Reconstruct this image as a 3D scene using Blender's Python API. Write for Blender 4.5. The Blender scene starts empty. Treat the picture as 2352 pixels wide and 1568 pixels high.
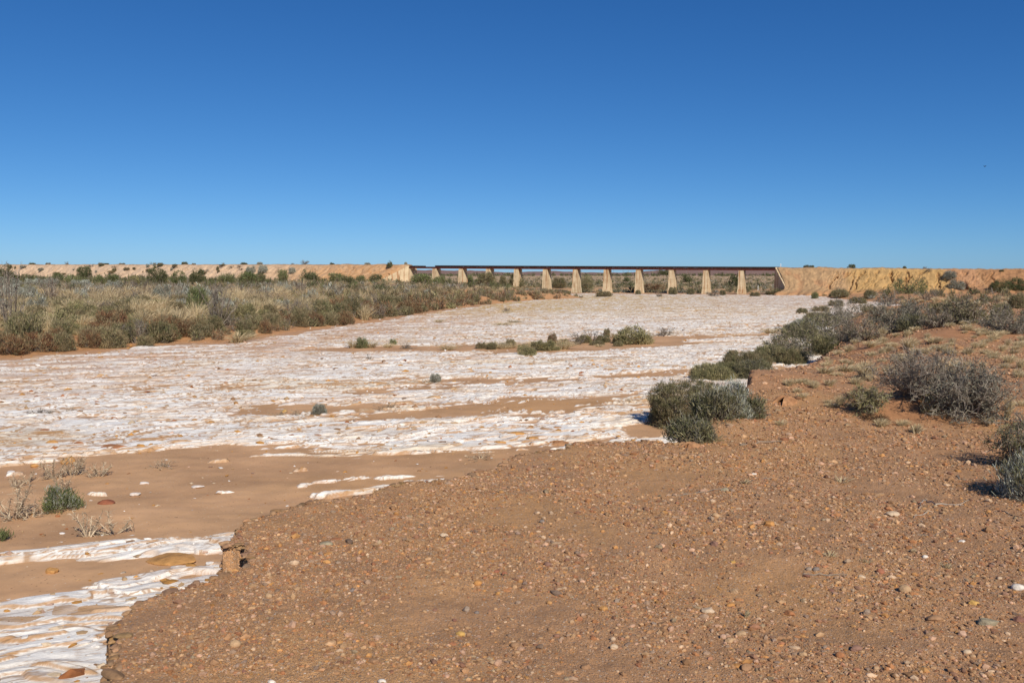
import bpy, math, colorsys
import numpy as np
from mathutils import Vector

C = bpy.context.scene
COL = C.collection
RNG = np.random.default_rng(7)
PI = math.pi

# ------------------------------------------------------------------ camera maths
FPX, PITCH, EYE = 860.0, math.atan(66 / 860), 1.65
cp, sp = math.cos(PITCH), math.sin(PITCH)
K = 1024 / 2352.0


def ray(x, y):
    a, b = (x * K - 512) / FPX, (341 - y * K) / FPX
    return np.array([a, cp + b * sp, -sp + b * cp])


# ------------------------------------------------------------------ noise
def _h(ix, iy, seed):
    with np.errstate(over='ignore'):
        n = (ix.astype(np.int64) * 374761393 + iy.astype(np.int64) * 668265263 + seed * 1274126177) & 0xffffffff
        n = ((n ^ (n >> 13)) * 1274126177) & 0xffffffff
        n = ((n ^ (n >> 16)) * 2246822519) & 0xffffffff
    return ((n ^ (n >> 15)) & 0xffffff) / float(0x1000000)


_AN = np.linspace(0, 2 * PI, 257)
_CO, _SI = np.cos(_AN).astype(np.float32), np.sin(_AN).astype(np.float32)


def perlin(x, y, seed=0):
    ix, iy = np.floor(x), np.floor(y)
    fx, fy = x - ix, y - iy
    u, v = fx * fx * fx * (fx * (fx * 6 - 15) + 10), fy * fy * fy * (fy * (fy * 6 - 15) + 10)

    def g(dx, dy):
        a = (_h(ix + dx, iy + dy, seed) * 256).astype(np.int32)
        return _CO[a] * (fx - dx) + _SI[a] * (fy - dy)
    a = g(0, 0) * (1 - u) + g(1, 0) * u
    b = g(0, 1) * (1 - u) + g(1, 1) * u
    return (a * (1 - v) + b * v) * 1.5


def fbm(x, y, o=4, seed=0):
    r, a = 0, 1.0
    for k in range(o):
        r = r + a * perlin(x * 2 ** k + 17.3 * k, y * 2 ** k - 9.1 * k, seed + k)
        a *= 0.5
    return r


def worley(x, y, seed=0):
    ix, iy = np.floor(x), np.floor(y)
    f1, f2 = np.full(x.shape, 9.0), np.full(x.shape, 9.0)
    idn, ox, oy = np.zeros(x.shape), np.zeros(x.shape), np.zeros(x.shape)
    for dx in (-1, 0, 1):
        for dy in (-1, 0, 1):
            cx, cy = ix + dx, iy + dy
            px, py = x - (cx + _h(cx, cy, seed)), y - (cy + _h(cx, cy, seed + 1))
            d = np.hypot(px, py)
            near = d < f1
            f2 = np.where(near, f1, np.minimum(f2, d))
            idn = np.where(near, _h(cx, cy, seed + 2), idn)
            ox, oy = np.where(near, px, ox), np.where(near, py, oy)
            f1 = np.where(near, d, f1)
    return f1, f2, idn, ox, oy


def ss(a, b, x):
    t = np.clip((x - a) / (b - a), 0, 1)
    return t * t * (3 - 2 * t)


# ------------------------------------------------------------------ terrain shape (metres; the camera stands at 0,0)
def hb(Y):
    return EYE - (3.3 + 1.5 * ss(10, 220, Y))


def at_below(x, y, below):
    """ground point under pixel (x, y) of the 2352-wide photograph at a level below the eye"""
    r = ray(x, y)
    t = below / -r[2]
    return r[0] * t, r[1] * t


def at_bed(x, y):
    b = 3.5
    for _ in range(40):
        X, Y = at_below(x, y, b)
        b = EYE - float(hb(np.array(Y)))
    return X, Y


def right_level(Y):
    return EYE - np.interp(Y, [0, 12, 30, 60, 120, 190, 260], [1.65, 1.65, 1.8, 2.15, 3.1, 3.9, 4.2])


RIM = [(160, 1568), (186, 1480), (200, 1415), (250, 1378), (330, 1345), (420, 1325), (482, 1288), (470, 1250),
       (500, 1220), (525, 1195), (580, 1180), (640, 1165), (700, 1148), (830, 1120), (1000, 1090), (1085, 1070),
       (1110, 1052), (1180, 1038), (1265, 1027), (1285, 1014), (1400, 1004), (1490, 1000), (1535, 1010), (1575, 985), (1640, 935),
       (1690, 885), (1740, 850), (1790, 810), (1835, 765), (1880, 727), (1912, 708), (1945, 692)]
LEFT = [(1340, 683), (1200, 690), (1100, 700), (1000, 713), (900, 729), (800, 743), (700, 757), (600, 772),
        (500, 787), (420, 784), (290, 797), (150, 812), (0, 824)]
poly = [(-14, -6), (-2.3, -6), (-2.0, 1.5), (-2.3, 3.0)]
for (x, y) in RIM:
    b = 1.65
    for _ in range(30):
        X, Y = at_below(x, y, b)
        b = EYE - float(right_level(Y))
    poly.append((X, Y))
poly += [(53, 110), (62, 165), (71, 205), (70, 238), (52, 262), (28, 268), (14, 246), (13, 218)]
poly += [at_bed(x, y) for x, y in LEFT]
poly += [(-36, 38), (-60, 33), (-60, -6)]
POLY = np.array(poly)
NX = len(POLY)


def sdist(X, Y):
    """distance to the edge of the river bed, negative inside the bed"""
    sh = X.shape
    x, y = X.ravel().astype(np.float64), Y.ravel().astype(np.float64)
    d2 = np.full(x.shape, 1e18)
    inside = np.zeros(x.shape, bool)
    for i in range(NX):
        (x0, y0), (x1, y1) = POLY[i], POLY[(i + 1) % NX]
        ex, ey = x1 - x0, y1 - y0
        t = np.clip(((x - x0) * ex + (y - y0) * ey) / (ex * ex + ey * ey), 0, 1)
        d2 = np.minimum(d2, (x - x0 - t * ex) ** 2 + (y - y0 - t * ey) ** 2)
        if y0 != y1:
            c = ((y0 > y) != (y1 > y)) & (x < (x1 - x0) * (y - y0) / (y1 - y0) + x0)
            inside ^= c
    d = np.sqrt(d2)
    return np.where(inside, -d, d).reshape(sh)


# the railway line
TL, TR = np.array([-31.2, 266.6]), np.array([67.6, 218.6])
LEN = float(np.hypot(*(TR - TL)))
D = (TR - TL) / LEN
N = np.array([D[1], -D[0]])            # towards the camera


def xcentre(Y):
    return np.interp(Y, [0, 8, 12, 25, 45, 80, 120, 230], [-9, -9, -8, -7, -4, 10, 28, 40])


def bank_level(X, Y):
    hr = right_level(Y)
    low = 1.5 * ss(110, 250, Y) * ss(-34, 14, X)
    hl = EYE - np.interp(Y, [0, 30, 60, 150, 260, 400], [2.7, 2.7, 2.65, 2.5, 2.1, 1.75]) - low
    w = ss(-4, 4, X - xcentre(Y))
    h = hl * (1 - w) + hr * w
    beh = -((X - TL[0]) * N[0] + (Y - TL[1]) * N[1])        # metres beyond the track
    far = EYE - np.interp(beh, [0, 60, 400, 2000, 9000], [3.9, 4.1, 4.0, 2.6, 1.0])
    f = ss(8, 45, beh)
    return h * (1 - f) + far * f, w


MOUNDS = [(2125, 955, 1.3, .7, .26), (1830, 930, .9, .5, .16), (1650, 985, .6, .4, .10), (2130, 770, 3.2, 1.7, .22),
          (1960, 790, 1.6, 1.0, .14), (1760, 880, 1.2, .8, .16), (2240, 745, 3, 2, .18)]
MD = []
for (x, y, rx, ry, h) in MOUNDS:
    b = 1.7
    for _ in range(20):
        X, Y = at_below(x, y, b)
        b = EYE - float(right_level(Y))
    MD.append((X, Y + ry * .3, rx, ry, h))


def macro(X, Y, d=None):
    """height of bed and banks without the small bumps"""
    if d is None:
        d = sdist(X, Y)
    b0 = hb(Y)
    lv, w = bank_level(X, Y)
    for (mx, my, rx, ry, h) in MD:
        lv = lv + h * np.exp(-((X - mx) / rx) ** 2 - ((Y - my) / ry) ** 2)
    near = (1 - ss(14, 26, Y)) * w
    soft = np.where(w > .5, np.interp(Y, [0, 20, 60, 200], [.3, .8, 2.5, 6]), 4.0)
    pro = np.where(d > 0, .55 * ss(0, soft, d) + .45 * ss(0, soft * 4.5, d), 0)
    wd_ = .10 + .42 * ss(-.35, .5, perlin(X / .7, Y / .7, 53)) + .06 * perlin(X / .13, Y / .13, 54)
    prc = np.clip((d + wd_) / wd_, 0, 1)
    prc = .45 * prc + .55 * prc ** 3 * (1 + .0 * d)
    p = pro * (1 - near) + prc * near
    z = b0 + (lv - b0) * p
    return np.where(d < 0, z - np.clip(-d * .8, 0, .5) * (1 - p), z)


def micro(X, Y):
    r = np.hypot(X, Y)
    z = .03 * fbm(X / 1.7, Y / 1.7, 3, 11) + .05 * fbm(X / 9, Y / 9, 2, 15)
    z = z + np.where(r < 40, .006 * fbm(X / .22, Y / .22, 4, 21) + .004 * fbm(X / .05, Y / .05, 2, 23), 0)
    z = z + .25 * ss(50, 90, Y) * fbm(X / 14, Y / 14, 3, 31)
    return z * ss(1.0, 3.5, r + 1.5)


def rim_d(X, Y, d0):
    nearw = 1 - ss(16, 40, Y)
    e = (.085 * fbm(X / .6, Y / .6, 4, 41) + .05 * fbm(X / .22, Y / .22, 2, 45) + .03 * perlin(X / .06, Y / .06, 44)) * nearw + .6 * fbm(X / 5, Y / 5, 3, 47) * (1 - nearw)
    return d0 + e - .16 * nearw


def ground_z(X, Y):
    X, Y = np.atleast_1d(np.asarray(X, float)), np.atleast_1d(np.asarray(Y, float))
    d = sdist(X, Y)
    nr = (Y < 18) & (np.abs(d) < 2)
    if nr.any():
        d = d.copy()
        d[nr] = rim_d(X[nr], Y[nr], d[nr])
    return np.where(d > 0, macro(X, Y, d) + micro(X, Y), np.maximum(macro(X, Y, d), hb(Y)))


_TT = np.exp(np.linspace(math.log(2.5), math.log(900), 320))


def hit(x, y):
    """where the ray through a pixel of the photograph meets the ground"""
    r = ray(x, y)
    tt = _TT
    for _ in range(2):
        P = r[None, :] * tt[:, None]
        g = ground_z(P[:, 0], P[:, 1])
        below = np.nonzero(P[:, 2] + EYE < g)[0]
        i = below[0] if len(below) else len(tt) - 1
        tt = np.linspace(tt[max(i - 1, 0)], tt[i], 24)
    return float(P[i, 0]), float(P[i, 1]), float(g[i])


def pxof(X, Y, Z):
    """pixel (2352 wide) of a world point"""
    z = Z - EYE
    dep = Y * cp - z * sp
    return (512 + FPX * X / dep) / K, (341 - FPX * (Y * sp + z * cp) / dep) / K


# ------------------------------------------------------------------ materials
def nodes(name):
    m = bpy.data.materials.new(name)
    m.use_nodes = True
    nt = m.node_tree
    nt.nodes.clear()
    o = nt.nodes.new('ShaderNodeOutputMaterial')
    b = nt.nodes.new('ShaderNodeBsdfPrincipled')
    nt.links.new(b.outputs[0], o.inputs[0])
    b.inputs['Roughness'].default_value = .9
    b.inputs['Specular IOR Level'].default_value = .15
    return m, nt, b


def nn(nt, t, **k):
    n = nt.nodes.new(t)
    for a, v in k.items():
        if a in n.inputs.keys():
            n.inputs[a].default_value = v
        else:
            setattr(n, a, v)
    return n


def mixc(nt, fac, a, b, blend='MIX'):
    n = nt.nodes.new('ShaderNodeMix')
    n.data_type = 'RGBA'
    n.blend_type = blend
    n.clamp_factor = True
    for s, v in ((n.inputs[0], fac), (n.inputs[6], a), (n.inputs[7], b)):
        if isinstance(v, bpy.types.NodeSocket):
            nt.links.new(v, s)
        elif isinstance(v, (int, float)):
            s.default_value = v
        else:
            s.default_value = (*v, 1)
    return n.outputs[2]


def ramp(nt, src, stops):
    r = nt.nodes.new('ShaderNodeValToRGB')
    e = r.color_ramp.elements
    while len(e) < len(stops):
        e.new(.5)
    for i, (p, c) in enumerate(stops):
        e[i].position = p
        e[i].color = (c, c, c, 1) if isinstance(c, (int, float)) else (*c, 1)
    nt.links.new(src, r.inputs[0])
    return r.outputs[0]


def coords(nt, scale=(1, 1, 1)):
    g = nt.nodes.new('ShaderNodeNewGeometry')
    mp = nt.nodes.new('ShaderNodeMapping')
    mp.inputs['Scale'].default_value = scale
    nt.links.new(g.outputs['Position'], mp.inputs[0])
    return mp.outputs[0]


def objcoords(nt, scale=(1, 1, 1)):
    g = nt.nodes.new('ShaderNodeTexCoord')
    mp = nt.nodes.new('ShaderNodeMapping')
    mp.inputs['Scale'].default_value = scale
    nt.links.new(g.outputs['Object'], mp.inputs[0])
    return mp.outputs[0]


def bump(nt, b, h, strength, dist):
    bp = nn(nt, 'ShaderNodeBump', Strength=strength, Distance=dist)
    nt.links.new(h, bp.inputs['Height'])
    nt.links.new(bp.outputs[0], b.inputs['Normal'])


def noise_tex(nt, vec, scale, detail=4, rough=.55):
    n = nn(nt, 'ShaderNodeTexNoise', Scale=scale, Detail=detail, Roughness=rough)
    nt.links.new(vec, n.inputs['Vector'])
    return n.outputs[0]


def mat_col(name, rough=.9, var=(.75, 1.2), scale=6, tr=0, objvar=0, bmp=0):
    m, nt, b = nodes(name)
    at = nn(nt, 'ShaderNodeAttribute', attribute_name='Col')
    v = noise_tex(nt, objcoords(nt), scale)
    c = mixc(nt, 1.0, at.outputs[0], ramp(nt, v, [(.3, var[0]), (.7, var[1])]), 'MULTIPLY')
    if objvar:
        oi = nt.nodes.new('ShaderNodeObjectInfo')
        hs = nn(nt, 'ShaderNodeHueSaturation')
        mr = nn(nt, 'ShaderNodeMapRange')
        mr.inputs[3].default_value, mr.inputs[4].default_value = 1 - objvar, 1 + objvar
        nt.links.new(oi.outputs['Random'], mr.inputs[0])
        nt.links.new(mr.outputs[0], hs.inputs['Value'])
        nt.links.new(c, hs.inputs['Color'])
        c = hs.outputs[0]
    nt.links.new(c, b.inputs['Base Color'])
    b.inputs['Roughness'].default_value = rough
    if bmp:
        bump(nt, b, noise_tex(nt, objcoords(nt), scale * 4, 5), .6, bmp)
    if tr:
        t = nt.nodes.new('ShaderNodeBsdfTranslucent')
        nt.links.new(c, t.inputs[0])
        mx = nn(nt, 'ShaderNodeMixShader')
        mx.inputs[0].default_value = tr
        nt.links.new(b.outputs[0], mx.inputs[1])
        nt.links.new(t.outputs[0], mx.inputs[2])
        nt.links.new(mx.outputs[0], nt.nodes['Material Output'].inputs[0])
    return m


M_LEAF = mat_col('foliage', .75, (.8, 1.15), 5, .18, .16)
M_STEM = mat_col('stems', .9, (.8, 1.15), 8)
M_STONE = mat_col('stone', .85, (.7, 1.2), 30, bmp=.004)
M_BEDROCK = mat_col('bed stone', .85, (.7, 1.2), 9, bmp=.02)


def mat_ground():
    m, nt, b = nodes('gravelly soil')
    at = nn(nt, 'ShaderNodeAttribute', attribute_name='Col')
    ms = nn(nt, 'ShaderNodeAttribute', attribute_name='gravel')
    p = coords(nt)
    base = mixc(nt, 1.0, at.outputs[0], ramp(nt, noise_tex(nt, p, 3, 6, .65), [(.3, .78), (.7, 1.18)]), 'MULTIPLY')
    pal = [(0, (.16, .09, .055)), (.18, (.33, .19, .115)), (.36, (.50, .33, .21)), (.52, (.60, .42, .29)), (.66, (.24, .12, .075)),
           (.78, (.64, .49, .36)), (.9, (.27, .22, .17)), (.97, (.74, .66, .56))]
    hs = []
    for sc, amt in ((60, .75), (120, .75), (230, .7)):
        v = nn(nt, 'ShaderNodeTexVoronoi', Scale=sc)
        nt.links.new(p, v.inputs['Vector'])
        sep = nt.nodes.new('ShaderNodeSeparateColor')
        nt.links.new(v.outputs['Color'], sep.inputs[0])
        pc = ramp(nt, sep.outputs[0], pal)
        on = ramp(nt, sep.outputs[1], [(.35, 0.0), (.42, amt)])
        body = ramp(nt, v.outputs['Distance'], [(.22, 1.0), (.42, 0.0)])
        f = mixc(nt, 1.0, mixc(nt, 1.0, on, body, 'MULTIPLY'), ms.outputs[0], 'MULTIPLY')
        base = mixc(nt, f, base, pc)
        hs.append(body)
    nt.links.new(base, b.inputs['Base Color'])
    h = mixc(nt, .5, mixc(nt, .5, hs[0], hs[1]), hs[2])
    h = mixc(nt, .35, h, noise_tex(nt, p, 40, 6, .7))
    bump(nt, b, h, .9, .014)
    return m


def turned(nt, vec):
    m = nt.nodes.new('ShaderNodeMapping')
    m.inputs['Rotation'].default_value = (0, 0, -math.radians(25))
    nt.links.new(vec, m.inputs[0])
    return m.outputs[0]


def mat_rock():
    m, nt, b = nodes('pale bed rock')
    at = nn(nt, 'ShaderNodeAttribute', attribute_name='Col')
    p = coords(nt)
    mp = nn(nt, 'ShaderNodeMapping')
    mp.inputs['Scale'].default_value = (1, 4.5, 2)
    nt.links.new(turned(nt, p), mp.inputs[0])
    n1 = noise_tex(nt, mp.outputs[0], 2.2, 7, .65)
    n2 = noise_tex(nt, p, 22, 9, .75)
    c = mixc(nt, 1.0, at.outputs[0], ramp(nt, n1, [(.3, .90), (.6, 1.06)]), 'MULTIPLY')
    c = mixc(nt, 1.0, c, ramp(nt, n2, [(.3, .85), (.62, 1.06)]), 'MULTIPLY')
    # cracks between the flakes and specks of iron stain
    for sc, wd, am, th in (((.7, 5.0, 2), .045, .75, .47), ((2.2, 13, 4), .06, .55, .53)):
        m2 = nn(nt, 'ShaderNodeMapping')
        m2.inputs['Scale'].default_value = sc
        ad = nn(nt, 'ShaderNodeVectorMath', operation='ADD')
        wn = nn(nt, 'ShaderNodeTexNoise', Scale=1.6, Detail=4)
        nt.links.new(p, wn.inputs['Vector'])
        ws = nn(nt, 'ShaderNodeVectorMath', operation='SCALE')
        ws.inputs['Scale'].default_value = .55
        nt.links.new(wn.outputs['Color'], ws.inputs[0])
        nt.links.new(p, ad.inputs[0])
        nt.links.new(ws.outputs[0], ad.inputs[1])
        nt.links.new(turned(nt, ad.outputs[0]), m2.inputs[0])
        v = nn(nt, 'ShaderNodeTexVoronoi', Scale=1.0)
        v.feature = 'DISTANCE_TO_EDGE'
        nt.links.new(m2.outputs[0], v.inputs['Vector'])
        line = ramp(nt, v.outputs[0], [(0, am), (wd * .35, am), (wd, 0.0)])
        msk = ramp(nt, noise_tex(nt, p, .9 if sc[0] < 1 else 2.3, 3), [(th - .05, 0.0), (th + .06, 1.0)])
        c = mixc(nt, mixc(nt, 1.0, line, msk, 'MULTIPLY'), c, (.40, .24, .13))
    n3 = noise_tex(nt, mp.outputs[0], 4.5, 8, .7)
    c = mixc(nt, ramp(nt, n3, [(.565, 0.0), (.64, .75)]), c, (.44, .245, .10))
    nt.links.new(c, b.inputs['Base Color'])
    bump(nt, b, mixc(nt, .5, n1, n2), .9, .03)
    return m


def mat_sand():
    m, nt, b = nodes('river sand')
    at = nn(nt, 'ShaderNodeAttribute', attribute_name='Col')
    p = coords(nt)
    c = mixc(nt, 1.0, at.outputs[0], ramp(nt, noise_tex(nt, p, .7, 9, .68), [(.3, .76), (.68, 1.14)]), 'MULTIPLY')
    v = nn(nt, 'ShaderNodeTexVoronoi', Scale=26)
    nt.links.new(p, v.inputs['Vector'])
    sep = nt.nodes.new('ShaderNodeSeparateColor')
    nt.links.new(v.outputs['Color'], sep.inputs[0])
    on = ramp(nt, sep.outputs[1], [(.70, 0.0), (.73, 1.0)])
    body = ramp(nt, v.outputs['Distance'], [(.18, .8), (.3, 0.0)])
    pc = ramp(nt, sep.outputs[0], [(.2, (.2, .11, .06)), (.5, (.42, .27, .16)), (.8, (.6, .47, .33))])
    c = mixc(nt, mixc(nt, 1.0, on, body, 'MULTIPLY'), c, pc)
    nt.links.new(c, b.inputs['Base Color'])
    bump(nt, b, noise_tex(nt, p, 18, 6, .7), .5, .012)
    return m


def mat_emb():
    m, nt, b = nodes('embankment earth')
    at = nn(nt, 'ShaderNodeAttribute', attribute_name='Col')
    p = coords(nt)
    n = noise_tex(nt, p, .9, 7, .7)
    c = mixc(nt, 1.0, at.outputs[0], ramp(nt, n, [(.3, .74), (.68, 1.16)]), 'MULTIPLY')
    nt.links.new(c, b.inputs['Base Color'])
    bump(nt, b, n, .8, .25)
    return m


def mat_concrete():
    m, nt, b = nodes('weathered concrete')
    p = coords(nt)
    n = noise_tex(nt, p, .8, 6, .6)
    c = ramp(nt, n, [(.3, (.49, .385, .24)), (.6, (.66, .53, .345))])
    w = nn(nt, 'ShaderNodeTexWave', Scale=.8, Distortion=1.5)
    w.bands_direction = 'Z'
    nt.links.new(p, w.inputs['Vector'])
    c = mixc(nt, 1.0, c, ramp(nt, w.outputs[0], [(.0, .86), (.5, 1.03)]), 'MULTIPLY')
    # rust run-off under the bearings, streaking down
    st = noise_tex(nt, coords(nt, (2.2, 2.2, .12)), 1, 4, .6)
    c = mixc(nt, ramp(nt, st, [(.50, 0.0), (.64, .85)]), c, (.30, .13, .05))
    nt.links.new(c, b.inputs['Base Color'])
    bump(nt, b, n, .3, .05)
    return m


def mat_plain(name, c0, c1, scale=2, rough=.85, bm=.0):
    m, nt, b = nodes(name)
    n = noise_tex(nt, coords(nt), scale, 5, .65)
    nt.links.new(ramp(nt, n, [(.32, c0), (.66, c1)]), b.inputs['Base Color'])
    b.inputs['Roughness'].default_value = rough
    if bm:
        bump(nt, b, n, .5, bm)
    return m


M_GROUND, M_ROCK, M_SAND, M_EMB, M_CONC = mat_ground(), mat_rock(), mat_sand(), mat_emb(), mat_concrete()
M_STEEL = mat_plain('rusted steel', (.075, .022, .018), (.13, .042, .032), 3, .8)
M_TIMBER = mat_plain('old timber', (.018, .014, .012), (.045, .035, .028), 4, .9)
M_HILL = mat_plain('far hill slope', (.20, .125, .105), (.27, .17, .135), .012, 1)
M_WHITE = mat_plain('white painted metal', (.68, .68, .66), (.78, .78, .76), 5, .5)
M_DARK = mat_plain('black plumage', (.012, .012, .014), (.03, .03, .034), 9, .7)


# ------------------------------------------------------------------ mesh helpers
def mesh(name, V, F, mats, col=None, smooth=False, attrs=None, midx=None):
    V, F = np.asarray(V, np.float32), np.asarray(F, np.int32)
    me = bpy.data.meshes.new(name)
    k = F.shape[1]
    me.vertices.add(len(V))
    me.vertices.foreach_set('co', V.ravel())
    me.loops.add(F.size)
    me.loops.foreach_set('vertex_index', F.ravel())
    me.polygons.add(len(F))
    me.polygons.foreach_set('loop_start', np.arange(len(F), dtype=np.int32) * k)
    if midx is not None:
        me.polygons.foreach_set('material_index', np.asarray(midx, np.int32))
    if not smooth:
        me.shade_flat()
    me.update(calc_edges=True)
    for m in (mats if isinstance(mats, (list, tuple)) else [mats]):
        me.materials.append(m)
    if col is not None:
        c = np.ones((len(V), 4), np.float32)
        c[:, :3] = col
        a = me.attributes.new('Col', 'FLOAT_COLOR', 'POINT')
        a.data.foreach_set('color', c.ravel())
    for kx, v in (attrs or {}).items():
        a = me.attributes.new(kx, 'FLOAT', 'POINT')
        a.data.foreach_set('value', np.asarray(v, np.float32))
    return me


def link(name, me, parent=None, loc=None):
    o = bpy.data.objects.new(name, me)
    COL.objects.link(o)
    if parent is not None:
        o.parent = parent
    if loc is not None:
        o.location = loc
    return o


def tag(o, label, cat, group=None, kind=None):
    o['label'] = label
    o['category'] = cat
    if group:
        o['group'] = group
    if kind:
        o['kind'] = kind
    return o


def structure(o):
    o['kind'] = 'structure'
    return o


class Box:
    """collects boxes / prisms into one quad mesh"""

    def __init__(s):
        s.v, s.f = [], []

    def hexa(s, p):                      # 8 points: bottom ring then top ring
        n = len(s.v)
        s.v += [tuple(map(float, q)) for q in p]
        s.f += [(n, n + 3, n + 2, n + 1), (n + 4, n + 5, n + 6, n + 7), (n, n + 1, n + 5, n + 4), (n + 1, n + 2, n + 6, n + 5),
                (n + 2, n + 3, n + 7, n + 6), (n + 3, n, n + 4, n + 7)]

    def obb(s, o, u, v, w, a, b, c):     # centre, axes, half sizes
        o, u, v, w = map(lambda q: np.asarray(q, float), (o, u, v, w))
        r = [(-1, -1), (1, -1), (1, 1), (-1, 1)]
        s.hexa([o + u * a * i + v * b * j - w * c for i, j in r] + [o + u * a * i + v * b * j + w * c for i, j in r])

    def make(s, name, m):
        return mesh(name, s.v, s.f, m)


def grid_faces(nr, nc):
    i = np.arange((nr - 1) * nc).reshape(nr - 1, nc)[:, :-1].ravel()
    return np.stack([i, i + 1, i + nc + 1, i + nc], 1)


def prune(V, F, keep, extra):
    """drop faces with no kept corner"""
    F = F[keep[F].any(1)]
    used = np.zeros(len(V), bool)
    used[F.ravel()] = True
    idx = np.cumsum(used) - 1
    return V[used], idx[F], [e[used] for e in extra]


def cols_a(n_mid, lim=.72, out=2.2, n_out=50):
    mid = np.linspace(-lim, lim, n_mid)
    o = lim + (out - lim) * np.linspace(0, 1, n_out + 1)[1:] ** 1.6
    return np.concatenate([-o[::-1], mid, o])


def rows_y(*seg):
    r = []
    for a, b, s in seg:
        r.append(np.exp(np.arange(math.log(a), math.log(b), s)))
    return np.concatenate(r)

# ------------------------------------------------------------------ the ground outside the bed: one sheet to the horizon
def lerp3(a, b, f):
    return np.asarray(a) * (1 - f[..., None]) + np.asarray(b) * f[..., None]


def build_ground():
    A = cols_a(1000)
    Yp = rows_y((.4, 4.0, .03), (4.0, 62, .0031), (62, 320, .006), (320, 12000, .03))
    Y = np.repeat((Yp - 2)[:, None], len(A), 1)
    X = A[None, :] * (Y + 2)
    d0 = sdist(X, Y)
    nearw = 1 - ss(16, 40, Y)
    d = rim_d(X, Y, d0)
    lv, w = bank_level(X, Y)
    z = macro(X, Y, d)
    mi = micro(X, Y)
    z = np.where(d > -.03, z + mi, z)
    # crusted, undercut rim of the gravel bank: pull the face in and push the lips out along the gradient
    b0 = hb(Y)
    v = np.clip((z - b0) / np.maximum(EYE + .0 - 1.65 - b0, .3), 0, 1)
    gy, gx = np.gradient(d0)
    sx, sy = np.gradient(X, axis=1), np.gradient(Y, axis=0)
    gx, gy = gx / sx, gy / sy
    ln = np.hypot(gx, gy) + 1e-6
    band = w * nearw * ss(.02, .3, v) * (1 - ss(.0, .3, d))
    lip = band * .012 * perlin(X / .3 + 5, z / .05, 51)
    X2, Y2 = X - gx / ln * lip, Y - gy / ln * lip
    V = np.stack([X2, Y2, z], -1)
    # colour of the earth itself
    n1, n2 = fbm(X / 2.3, Y / 2.3, 4, 61), fbm(X / 11, Y / 11, 3, 65)
    c = lerp3((.475, .26, .128), (.55, .298, .128), ss(-.3, .6, n1))
    c = lerp3(c, (.52, .325, .18), .6 * ss(.1, .8, n2 + .3 * n1))
    red = w * ss(7, 14, Y) * ss(-.4, .5, n2 + .15)
    c = lerp3(c, (.46, .225, .105), .75 * red)
    c = lerp3(c, (.50, .265, .125), (1 - w) * ss(20, 40, Y))
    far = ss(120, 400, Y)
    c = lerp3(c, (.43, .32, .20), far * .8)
    g = (1 - ss(25, 90, Y)) * w * ss(-.75, -.1, n1 + .35 + .5 * fbm(X / .8, Y / .8, 3, 69))
    for (mx, my, rx, ry, h) in (MD[0], MD[3]):       # wind-blown sand at the foot of the bushes
        f = np.exp(-((X - mx) / rx / 1.0) ** 2 - ((Y - my + ry * .5) / ry / 1.1) ** 2)
        f = ss(.35, .75, f)
        c = lerp3(c, (.50, .25, .12), f)
        g = g * (1 - f)
    keep = ((d > -1.2) & (d0 > -2.5)).ravel()
    F = grid_faces(*X.shape)
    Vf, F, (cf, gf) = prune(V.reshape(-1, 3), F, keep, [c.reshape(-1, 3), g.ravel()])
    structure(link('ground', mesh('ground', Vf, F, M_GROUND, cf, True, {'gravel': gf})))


# places where sand lies over the rock, and where the rock stands clear: (x, y of the photo, radius along strike, across, amount)
PATCH = [(600, 1110, 5.0, 1.1, -.13), (350, 1180, 5.0, 1.3, -.18), (150, 1260, 3.2, .9, -.17), (60, 1200, 3, 1.2, -.2), (420, 1230, 1.9, .6, -.16), (200, 1320, 3, .5, -.2),
         (60, 1350, 2.2, .4, -.2), (850, 1075, 3.2, .8, -.14), (330, 1050, 3, 1, -.16), (60, 1110, 3.2, 1.6, -.2),
         (700, 1110, 1.2, .3, .12), (860, 1095, 1.6, .3, .12), (540, 1130, 1.2, .25, .10), (360, 1110, .9, .2, .12), (780, 1135, 1.0, .18, .16),
         (110, 1272, 1.5, .26, .36), (400, 1262, 1.3, .4, .40), (300, 1332, 1.8, .13, .25), (170, 1376, 1.4, .12, .25), (230, 1130, .9, .35, .10),
         (1340, 1010, 0.1, .1, 0), (950, 955, 4, .6, -.08), (1250, 925, 5, .6, -.09), (880, 985, 3, .4, -.07), (1480, 862, 6, .7, -.10),
         (1560, 776, 7, 1.1, -.14), (1510, 985, .8, .6, -.3), (760, 940, 2.2, .8, -.10), (1430, 775, 6, 2.0, -.12), (980, 875, 3, .5, -.08),
         (1000, 800, 6, 1.5, -.08), (1250, 806, 4, 1.2, -.2), (1340, 796, 4, 1.6, -.24), (1430, 790, 4, 1.6, -.22), (1120, 800, 3, 1, -.14), (830, 800, 3, 1, -.14), (905, 800, 3, 1, -.14), (1600, 665, 40, 7, -.3), (1420, 668, 20, 5, -.2), (1180, 1000, 2.5, .8, .12), (100, 1000, 4, 1.2, .10),
         (420, 1010, 4, 1.0, .09), (100, 1490, 1.6, .8, .12)]
STREAK = [(220, 1135, 90), (330, 1108, 80), (690, 1081, 80), (610, 1104, 110), (770, 1083, 150), (510, 1131, 110), (880, 1098, 170), (750, 1135, 120), (40, 1088, 60),
          (110, 1270, 210), (60, 1288, 160), (400, 1252, 170), (370, 1272, 210), (300, 1290, 120), (330, 1335, 200), (420, 1312, 90), (240, 1346, 130), (190, 1378, 170), (60, 1386, 60), (170, 1398, 120), 
          (460, 1243, 90), (300, 1320, 160), (120, 1420, 200), (520, 1060, 120), (640, 1045, 140), (930, 1040, 160), (820, 1052, 120), (90, 1060, 80)]
PHI = math.radians(25)
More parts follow.
